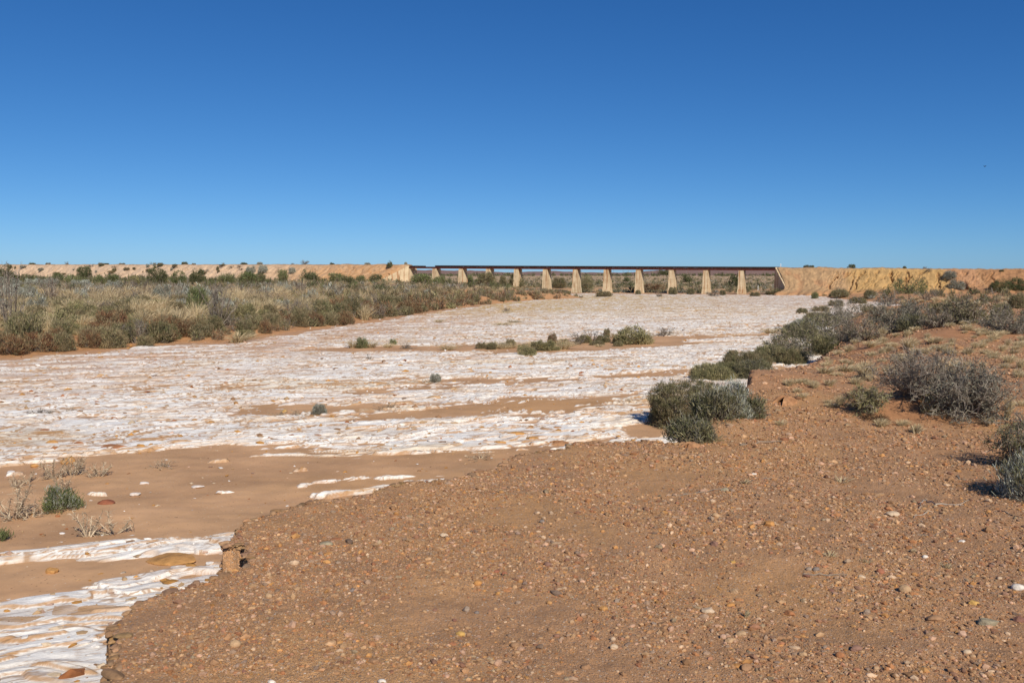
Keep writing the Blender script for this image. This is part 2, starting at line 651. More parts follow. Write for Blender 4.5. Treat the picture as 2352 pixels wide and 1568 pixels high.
CF, SF = math.cos(PHI), math.sin(PHI)


def rock(X, Y):
    """height of the pale rock over the sand level, and its colour"""
    wx, wy = .5 * fbm(X / 3.1, Y / 3.1, 3, 71), .5 * fbm(X / 3.1, Y / 3.1, 3, 75)
    s = (X + wx) * CF + (Y + wy) * SF
    t = -(X + wx) * SF + (Y + wy) * CF
    t = t + .12 * perlin(s / 1.2, t / .5, 77)
    fade = 1 / (1 + (Y / 70.0) ** 2)
    f1, f2, i1, ox, oy = worley(s / 1.9, t / .42, 81)
    g1, g2, i2, px, py = worley(s / .5, t / .16, 91)
    big = fbm(s / 16, t / 3.2, 4, 101)
    mid = fbm(s / 4.2, t / .8, 4, 105)
    # thin flakes of rock, one over the other, dipping away: a stair with ragged risers
    dip = 1.5
    Fk = dip * t + 1.5 * fbm(s / 2.4, t / .8, 4, 141) + .5 * fbm(s / .5, t / .26, 2, 147)
    fl = np.floor(Fk)
    fr = Fk - fl
    rw = .17
    stair = fl + ss(0, rw, fr)
    riser = (1 - ss(rw * .7, rw * 1.5, fr)) * ss(0, .05, fr)
    fid = _h(fl, np.floor(s / 1.3 + 3 * _h(fl, fl * 0, 3)), 145)
    lay = .07 * (stair - Fk + (Fk - dip * t) * .45)
    h = .03 + .05 * fbm(s / 1.2, t / .24, 3, 144) + .085 * big + .05 * mid + lay + .05 * (i1 - .5) * ss(0, .3, f2 - f1) * (1 - .3 * fade)
    h = h + fade * (.022 * (i2 - .5) * ss(0, .3, g2 - g1) + .022 * fbm(s / .26, t / .12, 1, 149))
    bias = np.zeros(X.shape)
    for (x, y, rs, rt, a) in PATCH:
        cx, cy = at_bed(x, y)
        ds, dt = (X - cx) * CF + (Y - cy) * SF, -(X - cx) * SF + (Y - cy) * CF
        bias = bias + a * np.exp(-(ds / rs) ** 2 - (dt / rt) ** 2)
    for (x, y, w) in STREAK:
        cx, cy = at_bed(x, y)
        m = (np.abs(X - cx) < 3) & (np.abs(Y - cy) < 3)
        if m.any():
            rs = w * K * math.hypot(cx, cy) / FPX * .42
            ph = math.radians(12)
            Xs, Ys = X[m] - cx, Y[m] - cy
            ds, dt = Xs * math.cos(ph) + Ys * math.sin(ph), -Xs * math.sin(ph) + Ys * math.cos(ph)
            bias[m] = np.maximum(bias[m], -.5) + (.035 - np.minimum(bias[m], 0)) * ss(-.85, -.2, fbm(s[m] / .7, t[m] / .16, 3, 143)) * np.exp(-np.abs(ds / rs) ** 2.4 - ((dt + .06 * np.sin(ds * 4 + x) + .5 * mid[m] * .12) / (.03 + .08 * rs)) ** 2)
    h = h + bias
    cap = .018 + .0011 * Y                                                   # planed flat by floods: low relief over the sand
    h = np.where(h > 0, cap * (1 - np.exp(-h / cap)) + .10 * h, h)
    h = h + ss(0, .03, h) * (.34 * lay + fade * .010 * fbm(s / .5, t / .13, 2, 148))
    # colours
    q1, q2 = fbm(s / 2.4, t / .6, 4, 111), fbm(s / 9, t / 3, 3, 115)
    c = lerp3((.82, .765, .685), (.87, .845, .795), ss(-.5, .3, q1))
    c = lerp3(c, (.68, .54, .43), .45 * ss(.3, 1, -q2 + .4 * q1))           # lilac-pink stain
    c = lerp3(c, (.68, .57, .40), .5 * ss(.3, .8, q2 + .5 * mid))          # cream
    crust = ss(.80, .90, i2 * .45 + i1 * .55 + .22 * q2)
    lip1 = riser * ss(.25, .6, fid + .4 * q2)
    lip2 = ss(.80, .9, i2 + .25 * q1) * ss(.05, .3, g2 - g1) * .8
    c = lerp3(c, (.47, .25, .09), .85 * np.maximum(crust * ss(-.2, .3, mid), lip2 * ss(-.1, .4, mid - .2 * q2)))
    c = lerp3(c, (.44, .24, .105), .9 * lip1)
    dl = d_left(X, Y)
    k = (1 - ss(2, 16, dl + 6 * q2)) * (1 - ss(100, 160, Y))
    c = lerp3(c, (.47, .265, .15), .75 * k * ss(-.35, .25, mid + .4 * q1))
    k2 = (1 - ss(6, 60, dl + 14 * q2)) * ss(60, 100, Y)
    c = lerp3(c, (.56, .38, .12), .85 * k2 * ss(-.35, .3, q1 + .6 * mid))
    k3 = ss(70, 110, Y) * (1 - k2) * ss(-.1, .5, q1 + mid)
    c = lerp3(c, (.43, .24, .16), .55 * k3)
    c = lerp3(c, (.62, .44, .27), .42 * ss(.0, .7, fbm(X / 2.2, Y / 1.1, 4, 117)))
    dust = 1 - ss(.0, .022, h)
    c = lerp3(c, (.45, .27, .155), .75 * dust)
    return h, c, dl


LP = np.array([at_bed(x, y) for x, y in LEFT] + [(-36, 38), (-60, 33)])


def d_left(X, Y):
    d = np.full(X.shape, 1e9)
    for i in range(len(LP) - 1):
        a, b = LP[i], LP[i + 1]
        e = b - a
        t = np.clip(((X - a[0]) * e[0] + (Y - a[1]) * e[1]) / (e @ e), 0, 1)
        d = np.minimum(d, np.hypot(X - a[0] - t * e[0], Y - a[1] - t * e[1]))
    return d


def build_bed():
    A = cols_a(1040, .70, 1.6, 40)
    Y1 = rows_y((4.2, 20, .0016), (20, 90, .0028), (90, 300, .0045))
    Y = Y1[:, None] / (1 - .466 * np.clip(A, -1.2, 1.2))[None, :]          # rows follow the strike of the rock
    X = A[None, :] * Y
    d = sdist(X, Y)
    h, c, dl = np.full(X.shape, -1.), np.zeros(X.shape + (3,)), np.zeros(X.shape)
    inn = (d < .8) & (np.abs(X) < .78 * Y + 1)
    h[inn], c[inn], dl[inn] = rock(X[inn], Y[inn])
    trk = (X - TL[0]) * N[0] + (Y - TL[1]) * N[1]
    h = h - .6 * (1 - ss(6, 15, trk + 4 * fbm(X / 9, Y / 9, 2, 123)))
    h = h - .5 * (1 - ss(-.1, 1.5, dl + .8 * fbm(X / 3, Y / 3, 3, 121)))
    z = hb(Y) + h
    keep = ((d < .8) & (h > -.08)).ravel()
    V, F, (cf,) = prune(np.stack([X, Y, z], -1).reshape(-1, 3), grid_faces(*X.shape), keep, [c.reshape(-1, 3)])
    structure(link('rock_bed', mesh('rock_bed', V, F, M_ROCK, cf, True)))
    # the sand that fills the hollows
    A = cols_a(420, .72, 1.8, 30)
    Y1 = rows_y((4.0, 90, .006), (90, 240, .01))
    Y = np.repeat(Y1[:, None], len(A), 1)
    X = A[None, :] * Y
    d = sdist(X, Y)
    q, q2 = fbm(X / 3, Y / 1.4, 4, 131), fbm(X / 14, Y / 6, 3, 135)
    z = hb(Y) + .012 * q + .01 * fbm(X / .5, Y / .3, 3, 139)
    c = lerp3((.49, .288, .155), (.56, .335, .18), ss(-.5, .5, q))
    c = lerp3(c, (.47, .255, .10), .5 * ss(.1, .7, q2))
    c = lerp3(c, (.50, .28, .15), .8 * (1 - ss(2, 14, d_left(X, Y))))
    V, F, (cf,) = prune(np.stack([X, Y, z], -1).reshape(-1, 3), grid_faces(*X.shape), (d < 4).ravel(), [c.reshape(-1, 3)])
    structure(link('river_sand', mesh('river_sand', V, F, M_SAND, cf, True)))


build_ground()
build_bed()

# ------------------------------------------------------------------ railway embankments
def crest(side, u):
    """point on the track line u metres beyond the abutment, and the height of the crest"""
    if side < 0:
        p = TL[None, :] - D[None, :] * u[:, None]
        z = EYE + np.interp(u, [0, 198, 600], [3.25, 4.3, 5.6])
    else:
        p = TR[None, :] + D[None, :] * u[:, None]
        z = EYE + np.interp(u, [0, 55, 200], [1.95, 1.30, .3])
    return p, z


def build_embankment(side):
    L = 520 if side < 0 else 190
    u = np.arange(.4, L, .16 if side > 0 else .34)
    prof = np.concatenate([[-3.2, -1.5], np.linspace(0, 1, 64), [1.15]])      # <0 across the crest, 0..1 down the near face
    far = np.array([1.0, .5, 0])
    P, zc = crest(side, u)
    rows = []
    U = np.repeat(u[:, None], len(prof) + 4, 1)
    base = ground_z(*(P + N * 9.0).T)
    hgt = np.maximum(zc - base, .8)
    end = np.clip(u / 5.5, 0, 1)                                              # the slope wraps round the abutment
    for i in range(len(u)):
        pass
    x_off, z_off, v = [], [], []
    for q in (3, 2, 1):                                                       # far face, coarse
        x_off.append(-3.2 - hgt * 1.5 * q / 3)
        z_off.append(-hgt * q / 3)
        v.append(np.full(len(u), 0.))
    x_off.append(np.full(len(u), -3.2)); z_off.append(np.zeros(len(u))); v.append(np.zeros(len(u)))
    x_off.append(np.full(len(u), 0.)); z_off.append(np.full(len(u), .12)); v.append(np.zeros(len(u)))
    for q in np.linspace(0, 1.12, 66):
        x_off.append(2.6 + hgt * 1.35 * q)
        z_off.append(-hgt * q)
        v.append(np.full(len(u), q))
    X_, Z_, Vv = np.array(x_off).T, np.array(z_off).T, np.array(v).T
    U = np.repeat(u[:, None], X_.shape[1], 1)
    # gullies run down the face, leaning a little
    lean = 1.2 * Vv
    Uw = U + .9 * fbm(U / 2.5, Vv * 2.2, 3, 149) + .25 * fbm(U / .6, Vv * 6, 2, 150)
    if side > 0:
        zone = ss(8, 14, U) * (1 - ss(46, 50, U) * (1 - ss(56, 60, U)))
        g = np.abs(perlin((Uw + 2.4 * lean * ss(36, 20, U)) / 2.9, Vv * .7 + 3, 151))
        g2 = np.abs(perlin((Uw + lean * 2.5) / 1.1, Vv * 1.1, 153))
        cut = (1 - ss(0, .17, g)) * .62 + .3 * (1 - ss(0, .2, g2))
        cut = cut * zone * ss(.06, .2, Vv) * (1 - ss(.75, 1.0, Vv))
    else:
        g = np.abs(perlin((Uw - 3.0 * lean) / 3.4, Vv * .8, 157))
        cut = .55 * (1 - ss(0, .25, g)) * ss(.05, .3, Vv) * (1 - ss(.85, 1.1, Vv))
    bumpn = .24 * fbm(U / 2.2, Vv * 3, 4, 161) * ss(0, .15, Vv) + .05 * fbm(U / .7, Vv * 8, 3, 165)
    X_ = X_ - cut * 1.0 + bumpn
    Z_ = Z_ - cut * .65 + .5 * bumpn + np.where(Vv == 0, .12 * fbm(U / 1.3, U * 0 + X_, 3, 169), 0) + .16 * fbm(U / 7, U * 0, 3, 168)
    if side > 0:                                                              # low apron of slumped earth at the foot
        ap = ss(.75, 1.0, Vv)
        X_ = X_ + ap * (2.6 + 1.8 * fbm(U / 5, U * 0, 3, 171))
        Z_ = Z_ + ap * (1 - ss(1.0, 1.12, Vv)) * .5 * np.maximum(0, fbm(U / 3, Vv * 3, 3, 172) + .3)
    tn = math.tan(math.radians(28 if side > 0 else 50))
    fall = np.exp(-U / 14.0)
    aw = np.abs(X_)
    if side > 0:
        along = (np.minimum(np.maximum(0, aw - 2.3), 5.6) * tn - .5 - .3 * np.maximum(0, aw - 9.4)) * fall * side
    else:
        along = (np.minimum(np.maximum(0, aw - 2.3), 5.4) * tn * .97 + .1 - .4 * np.maximum(0, aw - 8.0)) * fall * side
    PX = P[:, 0, None] + N[0] * X_ + D[0] * along
    PY = P[:, 1, None] + N[1] * X_ + D[1] * along
    PZ = zc[:, None] + Z_
    PX, PY, PZ = (np.concatenate([q[:1], q]) for q in (PX, PY, PZ))
    PZ[0] -= 7
    n1 = fbm(U / 3.0, Vv * 2.5, 4, 175)
    if side > 0:
        pale, ochre, red = np.array((.43, .275, .145)), np.array((.455, .285, .12)), np.array((.37, .195, .095))
        c = lerp3(pale, ochre, ss(15, 19, U + 1.5 * n1) * (1 - ss(36.5, 38.5, U - 2.2 * Vv)))
        c = lerp3(c, (.43, .235, .125), ss(36.5, 38.5, U - 2.2 * Vv) * (1 - ss(43, 45, U - 2 * Vv)))
        c = lerp3(c, red, ss(43, 45, U - 2 * Vv))
        c = lerp3(c, (.40, .215, .11), .7 * ss(.15, .7, n1) * (U < 16))
        c = lerp3(c, (.44, .23, .11), .8 * ss(.8, 1.0, Vv))
        c = lerp3(c, (.30, .15, .06), .6 * ss(.15, .6, cut))  # gully shade painted into the earth colour; frontal sun darkens the cuts little
    else:
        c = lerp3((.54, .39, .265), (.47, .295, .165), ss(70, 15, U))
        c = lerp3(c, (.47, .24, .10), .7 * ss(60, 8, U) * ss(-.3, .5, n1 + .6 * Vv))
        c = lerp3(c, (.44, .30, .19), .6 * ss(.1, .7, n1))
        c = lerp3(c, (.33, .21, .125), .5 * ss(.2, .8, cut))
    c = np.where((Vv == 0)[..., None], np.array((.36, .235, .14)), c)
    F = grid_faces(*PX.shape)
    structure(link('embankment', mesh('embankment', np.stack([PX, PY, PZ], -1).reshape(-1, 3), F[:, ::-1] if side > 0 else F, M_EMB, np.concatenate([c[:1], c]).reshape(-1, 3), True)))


build_embankment(-1)
build_embankment(1)

# ------------------------------------------------------------------ the railway bridge
NSP = 12
SPAN = LEN / NSP
D3, N3, Z3 = np.array([*D, 0]), np.array([*N, 0]), np.array([0, 0, 1.])
ZTL, ZTR = EYE + 3.0, EYE + 2.05                      # top of the deck at either end


def track(s, n=0, z=None, dz=0):
    p = TL + D * s + N * n
    zz = (ZTL + (ZTR - ZTL) * s / LEN) if z is None else z
    return np.array([p[0], p[1], zz + dz])


def build_bridge():
    root = link('railway_bridge', None, loc=None)
    tag(root, 'long disused railway bridge of rusty girders on tapering tan concrete piers over the white bed', 'bridge')
    GD, GH = .30, .55
    slope = (ZTR - ZTL) / LEN
    dax = np.array([D[0], D[1], slope])
    dax /= np.linalg.norm(dax)
    for i in range(NSP):
        for side in (1, -1):
            b = Box()
            m = track((i + .5) * SPAN, side * .98, dz=-GD - GH / 2)
            hl = SPAN / 2 - .05
            b.obb(m, dax, N3, Z3, hl, .012, GH / 2 - .03)
            for dz in (GH / 2 - .015, -GH / 2 + .015):
                b.obb(m + Z3 * dz, dax, N3, Z3, hl, .16, .015)
            for k in range(10):
                q = -hl + .12 + k * (2 * hl - .24) / 9
                b.obb(m + dax * q, dax, N3, Z3, .03, .11, GH / 2 - .035)
            link('girder', b.make('girder', M_STEEL), root)
        b = Box()                                       # cross bracing between the pair
        for k in range(4):
            m = track((i + .15 + .233 * k) * SPAN, 0, dz=-GD - GH * .5)
            b = Box()
            b.obb(m, N3, dax, Z3, .95, .04, .14)
            link('cross_brace', b.make('cross_brace', M_STEEL), root)
        # timbers; those over the second span are missing but for the first few
        b = Box()
        r = np.random.default_rng(100 + i)
        n = 17
        for k in range(n):
            if i == 0 and k > 8 or i == 1 and False:
                continue
            m = track((i + (k + .5) / n) * SPAN, r.normal(0, .03), dz=-.15 + r.normal(0, .008))
            b.obb(m, N3, dax, Z3, 1.12 + r.normal(0, .03), .115, .135)
        link('deck_timbers', b.make('deck_timbers', M_TIMBER), root)
        if not (i == 0):
            b = Box()
            for n_ in (1.0, -1.0):
                b = Box()
                b.obb(track((i + .5) * SPAN, n_, dz=.045), dax, N3, Z3, SPAN / 2 - .015, .10, .055)
                link('guard_timber', b.make('guard_timber', M_TIMBER), root)
    for i in range(1, NSP):
        s = i * SPAN
        zt = ZTL + slope * s - GD - GH - .03
        px = TL + D * s
        zb = float(ground_z(px[0], px[1])[0]) - 1.0
        zp = EYE - 4.8 + 1.35 if i > 5 else EYE - 5.2 + 1.35
        H = zt - zb
        b = Box()

        def ringpts(z, a, n0, n1):
            c = track(s, 0, z)
            return [c + D3 * -a + N3 * n0, c + D3 * a + N3 * n0, c + D3 * a + N3 * n1, c + D3 * -a + N3 * n1]
        nb, nt_ = 1.92, 1.5
        fr = max(0., (zt - zp) / H)
        b.hexa(ringpts(zp, .60 + .15 * fr, -nt_ - (nb - nt_) * fr, nt_ + (nb - nt_) * fr) + ringpts(zt - .001, .60, -nt_, nt_))
        b.hexa(ringpts(zb, .90, -2.2, 2.2) + ringpts(zp + .002, .66 + .15 * fr, -nt_ - .06 - (nb - nt_) * fr, nt_ + .06 + (nb - nt_) * fr))
        pier = link('pier', b.make('pier', M_CONC), root)
        for q in (.98, -.98):
            bb = Box()
            bb.obb(track(s, q, zt, .012), D3, N3, Z3, .42, .19, .02)
            link('bearing_plate', bb.make('bearing_plate', M_STEEL), pier)
    # abutments with splayed wing walls
    for e in (0, 1):
        s = 0. if e == 0 else LEN
        dv = D3 if e == 0 else -D3                      # towards the river
        zt = (ZTL if e == 0 else ZTR) - .02
        c0 = track(s, 0, 0.)
        zb = float(ground_z(c0[0], c0[1])[0]) - 1.5
        b = Box()

        def pt(along, n, z):
            q = c0 + dv * along + N3 * n
            return np.array([q[0], q[1], z])
        b.hexa([pt(-1.2, -2.3, zb), pt(.50, -2.3, zb), pt(.50, 2.3, zb), pt(-1.2, 2.3, zb),
                pt(-1.2, -2.3, zt - .86), pt(.35, -2.3, zt - .86), pt(.35, 2.3, zt - .86), pt(-1.2, 2.3, zt - .86)])
        b.hexa([pt(-1.2, -2.3, zt - .865), pt(-.35, -2.3, zt - .865), pt(-.35, 2.3, zt - .865), pt(-1.2, 2.3, zt - .865),
                pt(-1.2, -2.3, zt), pt(-.35, -2.3, zt), pt(-.35, 2.3, zt), pt(-1.2, 2.3, zt)])
        ab = link('abutment', b.make('abutment', M_CONC), root)
        for sg in (1, -1):
            phi, Lw = (math.radians(50), 8.2) if e == 0 else (math.radians(28), 7.6)
            wd = N3 * sg * math.cos(phi) - dv * math.sin(phi)
            wn = N3 * sg * math.sin(phi) + dv * math.cos(phi)
            o = c0 + N3 * sg * 2.304 + dv * .57
            zend = zt - (4.2 if e == 0 else 5.0)
            th = .75
            f = lambda a, t, z: np.array([*(o + wd * a - wn * t)[:2], z])
            w = Box()
            w.hexa([f(0, -.25, zb), f(Lw, -.25, zb), f(Lw, th, zb), f(0, th, zb),
                    f(-.05, 0, zt + .003), f(Lw, 0, zend), f(Lw, th, zend), f(-.05, th, zt + .003)])
            link('wing_wall', w.make('wing_wall', M_CONC), ab)
    return root


build_bridge()

# ------------------------------------------------------------------ far hills
def build_hills():
    a = np.linspace(-1.6, 1.6, 900)
    v = np.linspace(0, 1, 16)
    A, V = np.meshgrid(a, v, indexing='ij')
    Yh = 7200 + 2600 * V
    X = A * Yh
    ridge = 62 + 26 * fbm(a * 5 + 2, a * 0, 4, 201) + 22 * perlin(a * 1.6, a * 0 + 4, 205) - 22 * np.exp(-((a - .005) / .035) ** 2) + 10 * ss(-.02, -.1, a)
    z = EYE - 10 + np.maximum(ridge, 18)[:, None] * np.sin(V * PI * .5) * (1 + .12 * fbm(A * 60, V * 4, 3, 209))
    structure(link('hills', mesh('hills', np.stack([X, Yh, z], -1).reshape(-1, 3), grid_faces(*X.shape), M_HILL, None, True)))


build_hills()

# ------------------------------------------------------------------ plants: every leaf, twig and blade is a face
PAL = {
    'olive': [(.205, .19, .095), (.13, .13, .065), (.28, .25, .14), (.24, .20, .115), (.155, .155, .07)],
    'green': [(.15, .18, .07), (.18, .205, .085), (.225, .235, .11), (.125, .15, .06)],
    'yellow': [(.33, .29, .14), (.28, .26, .12), (.37, .32, .17), (.24, .21, .10)],
    'silver': [(.38, .39, .32), (.31, .32, .26), (.46, .47, .40), (.26, .25, .19)],
    'grey': [(.23, .21, .155), (.27, .25, .19), (.19, .175, .125), (.25, .235, .18)],
    'rust': [(.23, .12, .065), (.19, .105, .06), (.28, .17, .085), (.24, .18, .10), (.17, .08, .05)],
    'brown': [(.29, .225, .125), (.24, .19, .105), (.35, .28, .165), (.20, .16, .09)],
    'straw': [(.56, .45, .27), (.50, .40, .23), (.62, .51, .33), (.44, .34, .19)],
    'twig': [(.27, .225, .18), (.22, .18, .14), (.32, .27, .215), (.17, .135, .105)],
    'dead': [(.45, .35, .24), (.38, .29, .20), (.50, .41, .29), (.30, .23, .16)],
    'dark': [(.10, .115, .05), (.125, .135, .06), (.085, .095, .045), (.15, .15, .075)],
}


def unit(v):
    return v / np.maximum(np.linalg.norm(v, axis=-1, keepdims=True), 1e-9)


def blades(P, d, l, w, rng, taper=.35):
    n = len(P)
    side = unit(np.cross(d, rng.normal(size=(n, 3)))) * (np.broadcast_to(w, (n,))[:, None] * .5)
    tip = P + d * np.broadcast_to(l, (n,))[:, None]
    V = np.stack([P - side * .7, P + side * .7, tip + side * taper, tip - side * taper], 1).reshape(-1, 3)
    return V, np.arange(4 * n).reshape(n, 4)


def ribbons(path, w, rng):
    """path (n, k, 3) -> flat strips, widths tapering to the tip"""
    n, k, _ = path.shape
    d = unit(path[:, -1] - path[:, 0])
    side = unit(np.cross(d, rng.normal(size=(n, 3))))[:, None, :] * (np.linspace(1, .35, k)[None, :, None] * np.broadcast_to(w, (n,))[:, None, None] * .5)
    V = np.stack([path - side, path + side], 2).reshape(n, k * 2, 3)
    b = np.arange(n)[:, None] * (2 * k) + np.arange(k - 1)[None, :] * 2
    F = np.stack([b, b + 1, b + 3, b + 2], -1).reshape(-1, 4)
    return V.reshape(-1, 3), F


def prisms(path, w):
    """path (n, k, 3) -> three-sided tapering stems"""
    n, k, _ = path.shape
    d = unit(path[:, -1] - path[:, 0])
    a = unit(np.cross(d, np.array([.3, .8, .52])))
    b = np.cross(d, a)
    rr = np.linspace(1, .35, k)[None, :, None] * np.broadcast_to(w, (n,))[:, None, None] * .5
    ring = [a * math.cos(t) + b * math.sin(t) for t in (0, 2.094, 4.189)]
    V = np.stack([path + q[:, None, :] * rr for q in ring], 2).reshape(-1, 3)
    i0 = np.arange(n)[:, None] * (3 * k) + np.arange(k - 1)[None, :] * 3
    F = np.stack([np.stack([i0 + j, i0 + (j + 1) % 3, i0 + 3 + (j + 1) % 3, i0 + 3 + j], -1) for j in range(3)], 2).reshape(-1, 4)
    return V.reshape(-1, 3), F


def pick(pal, idx, rng, jit=.16):
    p = np.array(PAL[pal])[idx % len(PAL[pal])]
    return p * (1 + rng.normal(0, jit, (len(idx), 1))).clip(.5, 1.7)


def join(parts):
    V, F, Cc, o = [], [], [], 0
    for v, f, c in parts:
        V.append(v); F.append(f + o); Cc.append(c)
        o += len(v)
    return np.concatenate(V), np.concatenate(F), np.concatenate(Cc)


def walk(start, d, n, k, step, rng, bend=.35, up=0.):
    path = np.zeros((n, k, 3))
    path[:, 0] = start
    for i in range(1, k):
        d = unit(d + rng.normal(0, bend, (n, 3)) + np.array([0, 0, up]))
        path[:, i] = path[:, i - 1] + d * np.broadcast_to(step, (n,))[:, None]
    return path


def leafy(rng, W, H, pal, l=.09, w=.024, cov=1.7, up=.7, pal2=None, stem='twig', lob=5, maxn=30000, hollow=.45):
    """a low dome: clumps of upright leafy twigs over a lumpy shell; returns foliage and stems"""
    R = W / 2
    area = 2 * PI * R * R * .55 + 2 * PI * R * H * .5
    n = int(min(maxn, max(60, cov * area / (l * w * .62))))
    nc = int(max(10, min(900, n / 14)))
    th, cz = rng.uniform(0, 2 * PI, nc), rng.uniform(0, 1, nc) ** .8
    la, lz, lk = rng.uniform(0, 2 * PI, lob), rng.uniform(0, .9, lob), rng.uniform(-.5, .34, lob)
    f = np.ones(nc)
    for a, zz, kk in zip(la, lz, lk):
        f += kk * np.exp(-(((th - a + PI) % (2 * PI) - PI) / .75) ** 2 - ((cz - zz) / .4) ** 2)
    q = f * np.where(rng.random(nc) < .72, rng.uniform(.86, 1.04, nc), rng.uniform(hollow, .86, nc))
    rr = np.sqrt(np.maximum(0, 1 - cz ** 2 * .9)) * (.75 + .25 * cz)
    c = np.stack([np.cos(th) * rr * q * R, np.sin(th) * rr * q * R, cz * q * H * .92 + .015 * H], 1)
    per = rng.poisson(n / nc, nc).clip(3)
    ci = np.repeat(np.arange(nc), per)
    m = len(ci)
    out = unit(c[ci] / np.array([R, R, H]))
    dd = unit(out * .55 + np.array([0, 0, up]) + rng.normal(0, .42, (m, 3)))
    sp_ = np.array([l * .75, l * .75, l * .6])
    P = c[ci] + rng.normal(0, 1, (m, 3)) * sp_ - dd * l * .4
    P[:, 2] = np.maximum(P[:, 2], .004)
    V, F = blades(P, dd, l * rng.uniform(.6, 1.35, m), w * rng.uniform(.7, 1.3, m), rng)
    shade = rng.normal(0, .13, nc)[ci]
    which = rng.integers(0, 9, nc)[ci]
    col = pick(pal, which, rng, .14) * (1 + shade[:, None])
    if pal2:
        alt = (rng.random(nc) < .3)[ci]
        col = np.where(alt[:, None], pick(pal2, which, rng), col)
    fol = (V, F, np.repeat(col, 4, 0).clip(.01, .9))
    ns = int(min(160, nc * .45 + 6))
    e = c[rng.integers(0, nc, ns)]
    s0 = np.stack([e[:, 0] * .16, e[:, 1] * .16, np.full(ns, -.03)], 1)
    midp = s0 * .45 + e * .55 + np.array([0, 0, -.10 * H]) + rng.normal(0, .04 * W, (ns, 3))
    midp[:, 2] = np.maximum(midp[:, 2], .01)
    v, f2 = prisms(np.stack([s0, midp, e], 1), np.clip(.011 * W, .006, .03))
    stm = (v, f2, np.repeat(pick(stem, rng.integers(0, 9, ns), rng), 9, 0))
    return fol, stm


def twiggy(rng, W, H, pal='twig', n=900, w=.009, leafpal=None, nleaf=0, bend=.42, fan=.7, k=5):
    """bare interlaced twigs"""
    R = W / 2
    nb = max(8, n // 26)
    th = rng.uniform(0, 2 * PI, nb)
    el = rng.uniform(.15, 1, nb) ** .8
    d = np.stack([np.cos(th) * (1.15 - el * .8), np.sin(th) * (1.15 - el * .8), el * fan * 1.4 * H / R], 1)
    d = unit(d)
    st = np.stack([np.cos(th), np.sin(th), 0 * th], 1) * R * .12
    Lr = R * .8 / np.maximum(np.hypot(d[:, 0], d[:, 1]), .35)
    Lr = np.minimum(Lr, H * .95 / np.maximum(d[:, 2], .12))
    main = walk(st, d, nb, 6, Lr / 5, rng, bend * .5, .02)
    v, f = prisms(main, w * 2.6)
    parts = [(v, f, np.repeat(pick(pal, rng.integers(0, 9, nb), rng), 18, 0))]
    bi, bk = rng.integers(0, nb, n), rng.integers(2, 6, n)
    s0 = main[bi, bk]
    d2 = unit(main[bi, bk] - main[bi, bk - 1] + rng.normal(0, .75, (n, 3)) + np.array([0, 0, .12]))
    tw = walk(s0, d2, n, k, .27 * R / (k - 1) * rng.uniform(.6, 1.5, n), rng, bend)
    tw[..., 2] = np.maximum(tw[..., 2], .01)
    v, f = ribbons(tw, w * rng.uniform(.7, 1.3, n), rng)
    parts.append((v, f, np.repeat(pick(pal, rng.integers(0, 9, n), rng, .2), 2 * k, 0)))
    stm = join(parts)
    fol = None
    if nleaf:
        i, j = rng.integers(0, n, nleaf), rng.integers(1, k, nleaf)
        P = tw[i, j] + rng.normal(0, .01, (nleaf, 3))
        v, f = blades(P, unit(rng.normal(0, 1, (nleaf, 3)) + np.array([0, 0, .6])), .035 * rng.uniform(.7, 1.4, nleaf) * max(W, .8), .013 * max(W, .8), rng)
        fol = (v, f, np.repeat(pick(leafpal, rng.integers(0, 9, nleaf), rng), 4, 0))
    return fol, stm


def tuft(rng, W, H, pal='straw', n=90, w=.006, lean=(.25, .05)):
    th, q = rng.uniform(0, 2 * PI, n), rng.uniform(0, 1, n) ** .6
    s0 = np.stack([np.cos(th), np.sin(th), 0 * th], 1) * (W * .16 * rng.uniform(.1, 1, n))[:, None]
    out = np.stack([np.cos(th), np.sin(th), 0 * th], 1) * (q * W / 2)[:, None] + rng.normal(0, .03 * W, (n, 3))
    hh = H * rng.uniform(.55, 1.05, n) * (1 - .35 * q)
    out = out + np.array([lean[0], lean[1], 0]) * H * .6
    p1 = s0 + out * .35 + np.stack([0 * th, 0 * th, hh * .62], 1)
    p2 = s0 + out + np.stack([0 * th, 0 * th, hh], 1)
    v, f = ribbons(np.stack([s0, p1, p2], 1), w, rng)
    return (v, f, np.repeat(pick(pal, rng.integers(0, 9, n), rng, .17), 6, 0))


def tree_parts(rng, W, H, pal, trunk_h=.35, l=.2, w=.06, cov=1.2, ntr=1, crown_flat=.5, pal2=None):
    nb = 9
    tr = []
    for i in range(ntr):
        b = np.array([[rng.normal(0, .06 * W) * (ntr > 1), rng.normal(0, .05 * W) * (ntr > 1), -.1]])
        path = walk(b, np.array([[rng.normal(0, .12), rng.normal(0, .1), 1.]]), 1, 5, np.array([H * trunk_h / 4 + .03]), rng, .12, .3)
        v, f = prisms(path, np.array([max(.035 * W, .05)]))
        tr.append((v, f, np.tile(np.array([[.10, .075, .055]]), (len(v), 1))))
        top = path[0, -1]
        th = np.linspace(0, 2 * PI, nb, endpoint=False) + rng.uniform(0, 1)
        d = unit(np.stack([np.cos(th), np.sin(th), rng.uniform(.5, 1.3, nb)], 1))
        br = walk(np.repeat(top[None], nb, 0), d, nb, 5, W * .13 * rng.uniform(.7, 1.2, nb), rng, .25, .05)
        v, f = prisms(br, max(.016 * W, .025))
        tr.append((v, f, np.tile(np.array([[.11, .085, .065]]), (len(v), 1))))
    (v, f, c), stm = leafy(rng, W, H * (1 - trunk_h) * 1.05, pal, l, w, cov, .35, pal2, lob=9, hollow=.3)
    v = v + np.array([0, 0, H * trunk_h * .85])
    return (v, f, c), join(tr)


PROTO = {}


